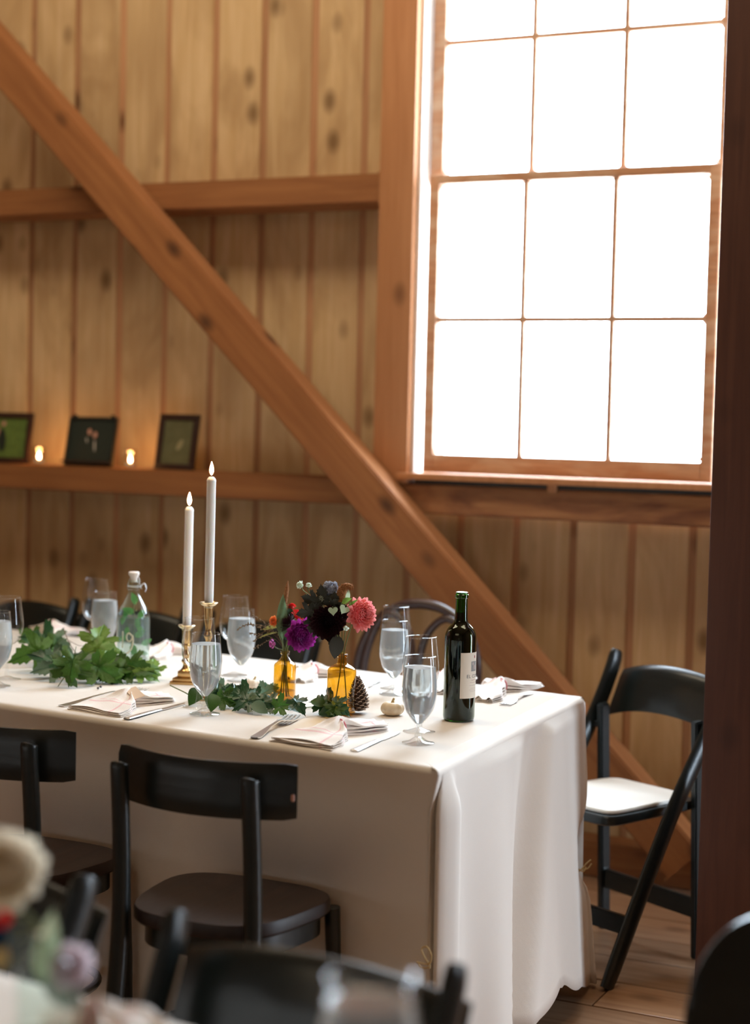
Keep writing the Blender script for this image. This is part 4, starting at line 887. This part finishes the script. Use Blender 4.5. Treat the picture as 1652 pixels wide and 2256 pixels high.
twigs('dried_sprig', 'wispy dried brown sprig reaching left from the narrow amber bottle', [[n1, q1(610, 1400), q1(585, 1372, .01), q1(560, 1356, .02)], [n1, q1(608, 1402), q1(580, 1385, .02), q1(548, 1372, .03), q1(524, 1384, .03)], [q1(600, 1392), q1(575, 1378, .0), q1(545, 1376, .01)], [n1, q1(605, 1408), q1(585, 1412, .02), q1(562, 1424, .03)], [q1(590, 1386, .01), q1(570, 1395, .02), q1(552, 1392, .02)], [q1(600, 1404, .01), q1(580, 1400, .0), q1(560, 1410, .01)]], .9)
for k, (dx, dy) in enumerate(((-.014, .004), (.012, -.004), (.0, .01))): 
    pass
# wide bottle
flower('dahlia', 'coral pink dahlia facing right over the wide amber bottle', 'pink_petal', q2(790, 1352, .012), V*.75+R_*.45+U_*.15, .043, b2(.016), 120, .55, .5, .27, via=[n2+R_*.004, v2.location+R_*.008+U_*.08])
flower('dahlia', 'large black burgundy dahlia in the middle of the bouquet', 'burgundy_petal', q2(722, 1368, .02), V*.9-R_*.1-U_*.05, .044, b2(-.018), 130, .5, .5, .30, via=[n2-R_*.002])
flower('dahlia', 'smaller dark burgundy flower to the right of the black dahlia', 'burgundy_petal', q2(748, 1352, .0), V*.6+R_*.4, .026, n2, 70, .5, .5, .32)
flower('white_flower', 'round white flower at the upper left of the bouquet', 'white_bud', q2(664, 1290, 0), V*.4-R_*.5+U_*.2, .0115, n2, 50, 1.0, 1.0, .4, via=[q2(690, 1325)])
flower('white_flower', 'small white and green flower beside the round white one', 'white_bud', q2(680, 1291, .004), V*.5+U_*.5, .0085, n2, 30, .8, .8, .5, via=[q2(700, 1325)])
flower('white_flower', 'white blossom among dark leaves above the black dahlia', 'white_bud', q2(707, 1316, .02), V+U_*.3, .0095, n2, 18, .3, .4, .7)
flower('white_flower', 'white bud hanging under the pink dahlia', 'white_bud', q2(761, 1381, .01), V-U_*.6, .0085, n2, 16, .8, .8, .6)
spike('thistle', 'dusty blue thistle at the top of the bouquet', [q2(726, 1318, 0), q2(727, 1306, 0), q2(728, 1294, 0), q2(729, 1288, 0)], [.006, .0135, .0145, .009], 'blue_thistle', fuzz=160, stem_to=n2)
spike('cockscomb', 'curled rust brown cockscomb flower at the top of the bouquet', [q2(752, 1325, .005), q2(753, 1305, .005), q2(760, 1293, .005), q2(770, 1292, .005), q2(773, 1300, .005)], [.0085, .010, .009, .007, .004], 'brown_fuzz', fuzz=150, stem_to=n2)
for k, (x0_, y0_, x1_, y1_, w_, kd, lab) in enumerate([(700, 1325, 660, 1312, .5, 'm', 'dark leaf reaching left under the white flower'), (690, 1345, 650, 1352, .5, 'm', 'dark leaf reaching left toward the purple dahlia'), (712, 1330, 706, 1283, .6, 'm', 'dark upright leaf beside the blue thistle'), (705, 1338, 678, 1330, .6, 'm', 'dark leaf behind the white blossom'),
        (735, 1340, 737, 1300, .6, 'm', 'dark leaf between thistle and cockscomb'), (690, 1360, 684, 1395, .5, 'm', 'dark leaf hanging left of the black dahlia'), (700, 1385, 672, 1382, .5, 'm', 'dark leaf low on the left of the black dahlia'), (742, 1395, 737, 1450, .75, 'o', 'large dark leaf hanging over the mouth of the wide bottle'), (735, 1400, 726, 1425, .8, 'm', 'dark leaf hanging below the black dahlia'), (715, 1395, 706, 1408, .6, 'o', 'small grey green leaf below the black dahlia'), (728, 1330, 745, 1318, .6, 'm', 'dark leaf behind the heart shaped leaves')]):
    big_leaf('bouquet_leaf', lab, 'black_leaf', q2(x0_, y0_, .015+.003*(k % 4)), q2(x1_, y1_, .020+.003*(k % 3)), .55 if w_ < .7 else .6, V+U_*.2*((k % 3)-1)+R_*.3*((k % 2)-.5), None, 'oval' if kd == 'o' else 'maple', stem_to=n2)
def heart(bm, m):
    pts = [(0, -.0)]+[(.5*math.sin(a)**1*(1) if True else 0, .0) for a in ()]
    out = []
    for k in range(24):
        a = 2*PI*k/24; x = .5*math.sin(a)**3; y = (.41*math.cos(a)-.16*math.cos(2*a)-.06*math.cos(3*a)-.03*math.cos(4*a)); out.append(bm.verts.new(m @ Vector((x, y, .25*abs(x)))))
    c = bm.verts.new(m @ Vector((0, -.02, 0)))
    for k in range(24): bm.faces.new((c, out[k], out[(k+1) % 24]))
for x, y, s, lab, sp_ in ((732, 1339, .023, 'pale heart shaped leaf in front of the black dahlia', .1), (756, 1336, .024, 'second pale heart shaped leaf next to the pink dahlia', -.5)):
    t = empty('heart_leaf', q2(x, y, .064)); tag(t, lab, 'leaf'); bm = nb(); heart(bm, frame_to(V+U_*.1, s=s, spin=sp_)); obj('blade', bm, 'heart_green', t)
    bm = nb(); tube(bm, spline([Vector((0, 0, .008)), Vector((0, 0, .0))-V*.02+U_*.006, q2(745, 1350, .01)-t.location], 4), .0008, 5); obj('stem', bm, 'stem_green', t)
big_leaf('lime_leaf', 'lime green leaf across the pink dahlia', 'bright_leaf', q2(752, 1325, .03), q2(772, 1314, .04), .45, V+U_*.5, None, stem_to=q2(745, 1345, .0))
big_leaf('lime_leaf', 'narrow lime green leaf over the top of the pink dahlia', 'bright_leaf', q2(766, 1330, .045), q2(786, 1316, .045), .25, V+U_*.5, None, stem_to=q2(752, 1345, .0))
big_leaf('lime_leaf', 'bright green leaf curled inside the cockscomb', 'heart_green', q2(764, 1322, .01), q2(768, 1298, .015), .4, V, None, stem_to=q2(750, 1345, 0))

# ================================================================== PINECONE, PUMPKIN, GOURDS
def pinecone(p, h=.082, r=.027):
    t = empty('pinecone', p); tag(t, 'dark pinecone standing against the wide amber bottle', 'pinecone')
    def rad(u): return r*math.sin(PI*min(1, (.12+.86*(1-u)**.75)*.62+.32*(1-u)*0+.0))**.8 if False else r*interp((0, .12, .35, .7, 1), (.55, .92, 1.0, .66, .18), u)
    bm = nb(); lathe(bm, [(0, .002)]+[(rad(k/10)*.72, .004+h*.95*k/10) for k in range(11)]+[(0, h)], 16); obj('core', bm, 'cone_scale', t)
    sc = nb()
    prof = [(-.5, -.05, 0), (.5, -.05, 0), (.62, .5, .05), (.35, .95, .2), (0, 1.08, .30), (-.35, .95, .2), (-.62, .5, .05)]
    a = [sc.verts.new(Vector(v)) for v in prof]; b = [sc.verts.new(Vector((v[0]*.9, v[1]*.97, v[2]-.22))) for v in prof]
    sc.faces.new(a); sc.faces.new(b[::-1])
    for k in range(7):
        f = sc.faces.new((a[k], b[k], b[(k+1) % 7], a[(k+1) % 7]))
        if k in (2, 3, 4): f.material_index = 1
    bmesh.ops.recalc_face_normals(sc, faces=sc.faces[:]); me = bpy.data.meshes.new('scale'); sc.to_mesh(me); sc.free(); me.materials.append(M['cone_scale']); me.materials.append(M['cone_tip'])
    n = 130
    for i in range(n):
        u = (i+.5)/n; ang = i*2.39996; rr = rad(u)*.62; s = .0105*(1.05-.55*u)*(1 if u > .08 else .8); el = lerp(-.35, 1.1, u)
        m = Matrix.Translation((0, 0, .006+h*.93*u)) @ Matrix.Rotation(ang, 4, 'Z') @ Matrix.Translation((0, rr, 0)) @ Matrix.Rotation(el, 4, 'X') @ Matrix.Scale(s, 4)
        inst('scale', me, t, m)
    return t
p = at_z(790, 1571, T); pc = pinecone(p); pc.rotation_euler = (math.radians(-3), math.radians(-5), 0); pc.location.z += .002
def pumpkin(name, label, p, r, h, mat, group=None, ribs=9, stem=True):
    t = empty(name, p); tag(t, label, 'pumpkin', group); bm = nb(); n = 54; m_ = 14; rings = []
    for j in range(m_+1):
        a = PI*j/m_; rr = math.sin(a)**.85; z = h/2*(1-math.cos(PI-a))*1.0; z = h*(1-(1-math.cos(a))/2); dip = math.exp(-((rr)/.35)**2)*h*.16*(1 if j < m_/2 else -.6)
        rings.append([bm.verts.new((r*rr*(1-.07*abs(math.cos(ribs*PI*k/n))**6*1)*math.cos(2*PI*k/n) if j not in (0, m_) else 1e-4*math.cos(2*PI*k/n), r*rr*(1-.07*abs(math.cos(ribs*PI*k/n))**6)*math.sin(2*PI*k/n) if j not in (0, m_) else 1e-4*math.sin(2*PI*k/n), z-dip)) for k in range(n)])
    for j in range(m_):
        for k in range(n): bm.faces.new((rings[j][k], rings[j][(k+1) % n], rings[j+1][(k+1) % n], rings[j+1][k]))
    zmin = min(v.co.z for v in bm.verts)
    for v in bm.verts: v.co.z -= zmin
    obj('body', bm, mat, t)
    if stem: bm = nb(); tube(bm, [(0, 0, h*.78), (.001, 0, h*.95), (.004, 0, h*1.12)], [.005, .0028, .0024], 8); obj('stem', bm, 'pumpkin_stem', t)
    return t
pumpkin('mini_pumpkin', 'tiny ribbed white pumpkin next to the water goblet and wine bottle', at_z(864, 1575, T), .0285, .036, 'pumpkin_skin')
GP = 'small cream gourds tucked in the greenery'
pumpkin('gourd', 'small cream gourd behind the dark green garland', at_z(560, 1517, T), .024, .028, 'gourd_skin', GP)
pumpkin('gourd', 'small cream gourd at the foot of the narrow amber bottle', at_z(597, 1550, T), .022, .024, 'gourd_skin', GP)
pumpkin('gourd', 'small cream gourd with a brown stem in front of the swing top bottle', at_z(302, 1490, T), .019, .026, 'gourd_skin', GP)

# ================================================================== NAPKINS AND CUTLERY
def napkin(label, loc, rz, L=.30, group='folded napkins tied round the middle', tagc=True, sc=1.0, seed=0):
    """folded cloth gathered by a tie: flat folded stack on one side (-x), loose fan on the other (+x)"""
    t = empty('napkin', loc, rz); tag(t, label, 'napkin', group); rnd = random.Random(seed)
    bm = nb(); uv = bm.loops.layers.uv.new('uv'); nx, ny = 34, 16
    knot = .48
    def hw(u):
        return interp((0, .12, .34, knot, .62, .85, 1), (.082, .078, .052, .016, .036, .050, .030), u)*sc
    def thick(u): return interp((0, .3, knot, .7, 1), (.012, .020, .030, .022, .010), u)
    layers = 4
    for Ly in range(layers):
        ph = rnd.uniform(0, 6); grid = {}
        for s in (0, 1):
            for i in range(nx+1):
                u = i/nx
                for j in range(ny+1):
                    w_ = -1+2*j/ny; h = hw(u)*(1-.025*Ly); near = math.exp(-((u-knot)/.14)**2)
                    fan = .008*near*math.cos(w_*9+ph)+(.006*(u > knot)*math.sin(w_*6+ph+u*4)*min(1, (u-knot)*5) if u > knot else .002*math.sin(u*14+w_*3+ph))
                    arch = (1-w_*w_)*.010*near + .010*math.exp(-((u-.30)/.12)**2)*math.exp(-((w_-.1)/.45)**2)
                    z = thick(u)*(Ly+.45+(.28 if s else -.28))/layers+max(-thick(u)*.1, fan*(Ly+1)/layers)+arch*(Ly/layers)
                    x = (u-.5)*L*sc + (.006*math.sin(w_*2.3+ph) if u in (0, 1) else 0) + Ly*.0012*(1-2*u)
                    y = w_*h + .012*math.sin(u*5+1)*(u > knot)*min(1, (u-knot)*6)
                    grid[s, i, j] = bm.verts.new((x, y, max(.0004+.0008*Ly+s*.0012, z)))
        def q(a, b, c, d, uvs):
            f = bm.faces.new((a, b, c, d))
            for lp, w2_ in zip(f.loops, uvs): lp[uv].uv = w2_
        for i in range(nx):
            for j in range(ny):
                U = [((i+a)/nx, (j+b)/ny) for a, b in ((0, 0), (1, 0), (1, 1), (0, 1))]
                q(grid[1, i, j], grid[1, i+1, j], grid[1, i+1, j+1], grid[1, i, j+1], U); q(grid[0, i, j], grid[0, i, j+1], grid[0, i+1, j+1], grid[0, i+1, j], [U[0], U[3], U[2], U[1]])
        for i in range(nx):
            for j, a in ((0, 0), (ny, 1)): q(grid[0, i, j], grid[0, i+1, j], grid[1, i+1, j], grid[1, i, j], [(.5, .5)]*4)
        for j in range(ny):
            for i in (0, nx): q(grid[0, i, j], grid[0, i, j+1], grid[1, i, j+1], grid[1, i, j], [(.5, .5)]*4)
    o = obj('cloth', bm, 'napkin_cloth', t, True, angle=1.2)
    k0 = (knot-.5)*L*sc; bm = nb(); tube(bm, [(k0, .020*sc*math.cos(a*PI/8), .019+.019*math.sin(a*PI/8)) for a in range(17)], .0017, 6, caps=False); tube(bm, [(k0, 0, .036), (k0-.018, .010, .028), (k0-.03, .02, .018)], .0011, 6); tube(bm, [(k0, 0, .036), (k0+.010, .014, .030)], .0011, 6); obj('tie', bm, 'pink_thread', t)
    if tagc:
        bm = nb(); m = Matrix.Translation((k0-.004, -.022, .034)) @ Euler((.35, -.25, -.5)).to_matrix().to_4x4(); box(bm, (-.014, -.024, -.0004), (.014, .024, .0004), 0, 0, m); obj('paper_tag', bm, 'tag_card', t, False)
    return t
def ang_px(x0, y0, x1, y1): a = at_z(x0, y0, T); b = at_z(x1, y1, T); return math.atan2(b.y-a.y, b.x-a.x), (a+b)/2, (b-a).length
def nap(label, x0, y0, x1, y1, **k):
    a, c, L = ang_px(x0, y0, x1, y1); c.z = T; return napkin(label, c, a, L, **k)
nap('folded white napkin with faint red stripes between fork and knife, before the pinecone', 662, 1643, 828, 1598, seed=1, sc=1, tagc=False)
nap('folded white napkin with a paper tag before the leafy garland', 205, 1572, 362, 1538, seed=2)
nap('white napkin on the far side, behind the garland at the left', 150, 1400, 75, 1388, seed=3, tagc=False)
nap('white napkin on the far side, between the swing top bottle and the candlesticks', 400, 1432, 330, 1455, seed=4, tagc=False)
nap('white napkin on the far side, behind the wine bottle', 1132, 1508, 1062, 1548, seed=5, tagc=False)
nap('white napkin on the far side, behind the two amber bottles', 715, 1480, 652, 1505, seed=6, tagc=False)
nap('white napkin edge behind the water goblet, left of the wine bottle', 985, 1492, 966, 1530, seed=7, tagc=False)
def fork(label, x0, y0, x1, y1, flip=False):
    a, c, L = ang_px(x0, y0, x1, y1); t = empty('fork', (c.x, c.y, T), a); tag(t, label, 'fork', 'silver forks laid on the table'); s = L
    bm = nb()
    def strip(pts, th=.0016):
        rows = []
        for x, h, z in pts: rows.append([bm.verts.new((x*s, y*h*s, z*s+dz)) for y, dz in ((-1, 0), (1, 0), (1, th), (-1, th))])
        for r0, r1 in zip(rows, rows[1:]):
            for k in range(4): bm.faces.new((r0[k], r0[(k+1) % 4], r1[(k+1) % 4], r1[k]))
        bm.faces.new(rows[0][::-1]); bm.faces.new(rows[-1])
    strip([(-.5, .030, .006), (-.47, .042, .004), (-.35, .036, .010), (-.15, .016, .030), (.05, .013, .040), (.12, .016, .040), (.17, .045, .034), (.22, .062, .024), (.27, .064, .016)], .0022)
    obj('handle', bm, 'silver', t, True)
    for k in range(4):
        y = (-.050+.0333*k); bm = nb(); P = [(.26, .016), (.34, .008), (.42, .010), (.5, .022)]
        rows = []
        for x, z in P: w_ = .0105*(1 if x < .45 else .4); rows.append([bm.verts.new((x*s, (y+u*w_)*s, z*s+dz)) for u, dz in ((-1, 0), (1, 0), (1, .0018), (-1, .0018))])
        for r0, r1 in zip(rows, rows[1:]):
            for q in range(4): bm.faces.new((r0[q], r0[(q+1) % 4], r1[(q+1) % 4], r1[q]))
        bm.faces.new(rows[0][::-1]); bm.faces.new(rows[-1]); obj('tine', bm, 'silver', t, True)
    return t
def knife(label, x0, y0, x1, y1):
    a, c, L = ang_px(x0, y0, x1, y1); t = empty('knife', (c.x, c.y, T), a); tag(t, label, 'knife', 'silver knives laid on the table'); s = L
    bm = nb()
    rows = []
    for x, h, th in ((-.5, .030, .003), (-.49, .036, .0055), (-.3, .034, .006), (0, .026, .0055), (.06, .022, .005)):
        rows.append([bm.verts.new((x*s, h*s*math.cos(q*PI/4), th/2+th/2*math.sin(q*PI/4)+.0004)) for q in range(8)])
    for r0, r1 in zip(rows, rows[1:]):
        for k in range(8): bm.faces.new((r0[k], r0[(k+1) % 8], r1[(k+1) % 8], r1[k]))
    bm.faces.new(rows[0][::-1]); bm.faces.new(rows[-1]); obj('handle', bm, 'silver', t)
    bm = nb(); out = [(.05, -.020), (.10, -.032), (.35, -.034), (.46, -.022), (.5, .004), (.47, .022), (.3, .026), (.05, .020)]
    lo = [bm.verts.new((x*s, y*s, .0016)) for x, y in out]; hi = [bm.verts.new((x*s, y*s, .0032)) for x, y in out]; bm.faces.new(hi); bm.faces.new(lo[::-1])
    for k in range(8): bm.faces.new((lo[k], lo[(k+1) % 8], hi[(k+1) % 8], hi[k]))
    obj('blade', bm, 'silver', t, False); return t
fork('silver fork left of the striped napkin, near edge of the table', 560, 1628, 648, 1582)
knife('silver knife right of the striped napkin, near edge of the table', 779, 1657, 880, 1614)
fork('silver fork partly under the tagged napkin, near the left end', 135, 1558, 318, 1523)
knife('silver knife right of the tagged napkin, toward the goblet', 278, 1586, 408, 1551)
fork('silver fork on the far side, right of the wine bottle', 1170, 1528, 1110, 1556)
knife('silver knife on the far side, behind the white pumpkin', 838, 1502, 812, 1516)

# ================================================================== PICTURES AND VOTIVES ON THE SHELF RAIL
SH = 1.2592
def pic_frame(label, x0, x1, ytop, ybot, mat, pm, kind, lean=.16, yb=5.235, easel=False):
    a = at_y(x0, ybot, yb); b = at_y(x1, ybot, yb); w_ = b.x-a.x; zt = at_y((x0+x1)/2, ytop, yb+.03).z; h = (zt-SH)/math.cos(lean)
    t = empty('picture_frame', ((a.x+b.x)/2, yb, SH)); t.rotation_euler = (-lean, 0, 0); tag(t, label, 'picture', 'framed photographs on the shelf rail')
    bw = .022 if not easel else .010
    bm = nb(); W = w_/2
    box(bm, (-W, 0, 0), (W, .014, bw), .002); box(bm, (-W, 0, h-bw), (W, .014, h), .002); box(bm, (-W, 0, bw), (-W+bw, .014, h-bw), .002); box(bm, (W-bw, 0, bw), (W, .014, h-bw), .002); obj('frame', bm, mat, t)
    bm = nb(); box(bm, (-W+bw, .006, bw), (W-bw, .012, h-bw)); ph = obj('photograph', bm, pm, t, False)
    def patch(name, x, z, rx, rz_, m, tilt=0):
        bm = nb(); vs = [bm.verts.new((x+rx*math.cos(k*PI/9)*math.cos(tilt)-rz_*math.sin(k*PI/9)*math.sin(tilt), .0055-.0002*len(name), z+rx*math.cos(k*PI/9)*math.sin(tilt)+rz_*math.sin(k*PI/9)*math.cos(tilt))) for k in range(18)]; bm.faces.new(vs); return obj(name, bm, m, ph, False)
    return t, patch, W, h, bw, ph
t, patch, W, h, bw, ph = pic_frame('black framed photograph of two people in dark clothes on the shelf rail', 138, 243, 918, 1022, 'frame_black', 'photo_dark', 'c', lean=.22, easel=True)
patch('face', -.010, h*.70, .0085, .012, 'photo_skin', .2); patch('face', .016, h*.64, .0085, .012, 'photo_skin', -.1); patch('collar', -.018, h*.53, .003, .010, 'photo_white', .3); patch('shirt', .020, h*.42, .0035, .022, 'photo_white', .15)
bm = nb(); box(bm, (-W-.004, -.014, .012), (W+.004, .0, .018), .001); obj('easel_ledge', bm, 'frame_brown', t); bm = nb(); 
for s in (-1, 1): box(bm, (s*W*.8-.006, -.004, h-.004), (s*W*.8+.006, .010, h+.010), .001)
for f in []: pass
bm.free()
for s in (-1, 1): bm = nb(); box(bm, (s*W*.8-.006, -.002, h-.012), (s*W*.8+.006, .012, h+.008), .001); obj('easel_clip', bm, 'frame_black', t)
t, patch, W, h, bw, ph = pic_frame('brown framed mossy green photograph, rightmost on the shelf rail', 338, 424, 912, 1032, 'frame_brown', 'photo_moss', 'c', lean=.2)
patch('pale_figure', .014, h*.45, .010, .022, 'photo_moss_light', -.5)
t, patch, W, h, bw, ph = pic_frame('dark framed photograph with bright foliage, cut off by the left edge', -60, 60, 908, 1008, 'frame_brown', 'photo_green', 'c', lean=.16)
patch('person', -.005, h*.45, .018, .045, 'photo_dark', .1); patch('face', -.024, h*.6, .006, .018, 'photo_skin', .1); patch('face', -.004, h*.78, .009, .010, 'photo_skin', 0)
def votive(label, x, y):
    p = at_y(x, y, 5.235); t = empty('votive_candle', (p.x, 5.235, SH)); tag(t, label, 'candle', 'lit votive candles on the shelf rail')
    bm = nb(); lathe(bm, [(0, .001), (.019, 0), (.022, .003), (.024, .05), (.025, .068), (.0235, .068), (.0225, .05), (.021, .006), (0, .006)], 28); obj('glass_cup', bm, 'votive_glass', t)
    bm = nb(); lathe(bm, [(0, .007), (.018, .007), (.018, .018), (0, .018)], 24); obj('wax', bm, 'wax', t)
    bm = nb(); lathe(bm, smoothprof([(0, .019), (.005, .024), (.0062, .031), (.003, .040), (0, .046)], 3), 16); obj('flame', bm, 'flame_core', t)
    l = bpy.data.lights.new('votive_glow', 'POINT'); l.energy = .45; l.color = (1, .50, .18); l.shadow_soft_size = .012; lo = bpy.data.objects.new('votive_glow', l); C.objects.link(lo); lo.parent = t; lo.location = (0, 0, .055)
votive('lit glass votive candle between the left and middle photographs', 86, 1005); votive('lit glass votive candle between the middle and right photographs', 287, 1018)

# ================================================================== TWINE ON THE CLOTH
def twine(label, p, dirs):
    t = empty('twine_knot', p); tag(t, label, 'twine', 'straw ties on the tablecloth')
    for L in dirs: bm = nb(); tube(bm, spline(L, 5), .0016, 6); obj('strand', bm, 'straw', t)
twine('frayed straw tie at the far corner edge of the tablecloth', at_y(1281, 1915, 4.17), [[(-.015, 0, -.012), (0, 0, .0), (.012, 0, .016), (.024, 0, .028)], [(-.01, 0, 0), (.006, -.004, -.004), (.012, 0, .008)], [(0, 0, 0), (.016, 0, .004), (.026, 0, .018)]])
twine('thin straw loop at the near corner of the tablecloth', at_y(948, 2118, 3.085), [[(0, 0, -.01), (-.012, 0, .006), (-.020, 0, .022), (-.008, 0, .028), (.002, 0, .012), (-.004, 0, -.006), (-.03, 0, -.006)], [(0, 0, -.012), (-.018, 0, -.016), (-.026, 0, -.008)]])

# ================================================================== NEAR TABLE, FOREGROUND
def near_cloth():
    e0, e1 = Vector((-3.4, 2.02, 0)), Vector((-.25, 1.535, 0)); f0, f1 = Vector((-3.4, 1.0, 0)), Vector((-.25, .80, 0))
    bm = nb(); loop = [e0, e1, f1, f0]; pts = []
    for a, b in zip(loop, loop[1:]+loop[:1]):
        for k in range(40): pts.append(a.lerp(b, k/40))
    c = (e0+e1+f0+f1)/4; rings = []
    for s, z in ((.90, TZ), (.985, TZ), (.997, TZ-.002), (1.0, TZ-.012)): rings.append([bm.verts.new((c.x+(p.x-c.x)*s, c.y+(p.y-c.y)*s, z)) for p in pts])
    for j in range(1, 13):
        v = j/12; rings.append([bm.verts.new((p.x+(p.x-c.x)*.01*v, p.y+(.03*v+.018*v*math.sin(i*.9))*(1 if p.y > c.y else -1), TZ-.012-.22*v)) for i, p in enumerate(pts)])
    for a, b in zip(rings, rings[1:]):
        for k in range(len(pts)): bm.faces.new((a[k], a[(k+1) % len(pts)], b[(k+1) % len(pts)], b[k]))
    bm.faces.new(rings[0][::-1]); return tag(obj('tablecloth', bm, 'linen_cloth', None, True, angle=4), 'blurred pale tablecloth on the near table, lower left corner', 'tablecloth')
near_cloth()
GF = 'blurred flowers on the near table'
Vn = Vector((.55, -.8, .1)).normalized()
def qn(x, y, Y=1.42): return at_y(x, y, Y)
pv = at_z(95, 2345, NT)
vb = put(amber_bottle('blurred clear bottle holding the cream flowers on the near table', .030, .115, .012, .03), pv.x, pv.y, 0, NT); vb['group'] = GF
for ch in vb.children:
    ch.data.materials.clear(); ch.data.materials.append(M['carafe_glass' if ch.name.startswith('glass') else 'soft_water'])
nm = vb.location+Vector((0, 0, .145)); nY = vb.location.y
flower('cream_dahlia', 'large blurred cream flower in the lower left corner', 'cream_petal', qn(12, 1925, nY), Vn+U_*.5, .046, nm, 170, .8, .9, .34, group=None)
flower('cream_dahlia', 'second blurred cream flower cut off by the left edge', 'cream_petal', qn(-45, 1965, nY), Vn-R_*.5, .040, nm, 110, .5, .6, .3)
flower('red_flower', 'blurred dark red flower under the cream one', 'red_petal', qn(-2, 2020, nY), Vn, .014, nm, 50, .5, .6, .35)
flower('blue_flower', 'blurred blue flower below the dark red one at the left edge', 'blue_petal', qn(-6, 2062, nY), Vn, .014, nm, 50, .5, .6, .35)
flower('pink_rose', 'blurred pale pink flower drooping right over the near table', 'lilac_petal', qn(150, 2125, nY+.02), Vn+R_*.4, .027, nm, 80, .8, .8, .4)
big_leaf('pale_bud', 'blurred pale green pointed bud above the near tablecloth', 'bud_green', qn(92, 2165, nY), qn(116, 2010, nY), .34, Vn, None, stem_to=nm)
big_leaf('pale_bud', 'blurred ochre leaf at the left edge under the blue flower', 'straw', qn(0, 2140, nY), qn(4, 2070, nY), .5, Vn, None, stem_to=nm)
big_leaf('grey_leaf', 'blurred grey green leaf lying over the near cloth edge', 'grey_leaf', qn(95, 2150, nY+.03), qn(185, 2225, nY+.05), .6, Vn+U_, None, stem_to=nm)
p = at_z(215, 2275, NT); napkin('blurred pale napkin at the edge of the near table', (p.x, p.y, NT), .3, .15, group='napkins on the near table', tagc=False, seed=9)
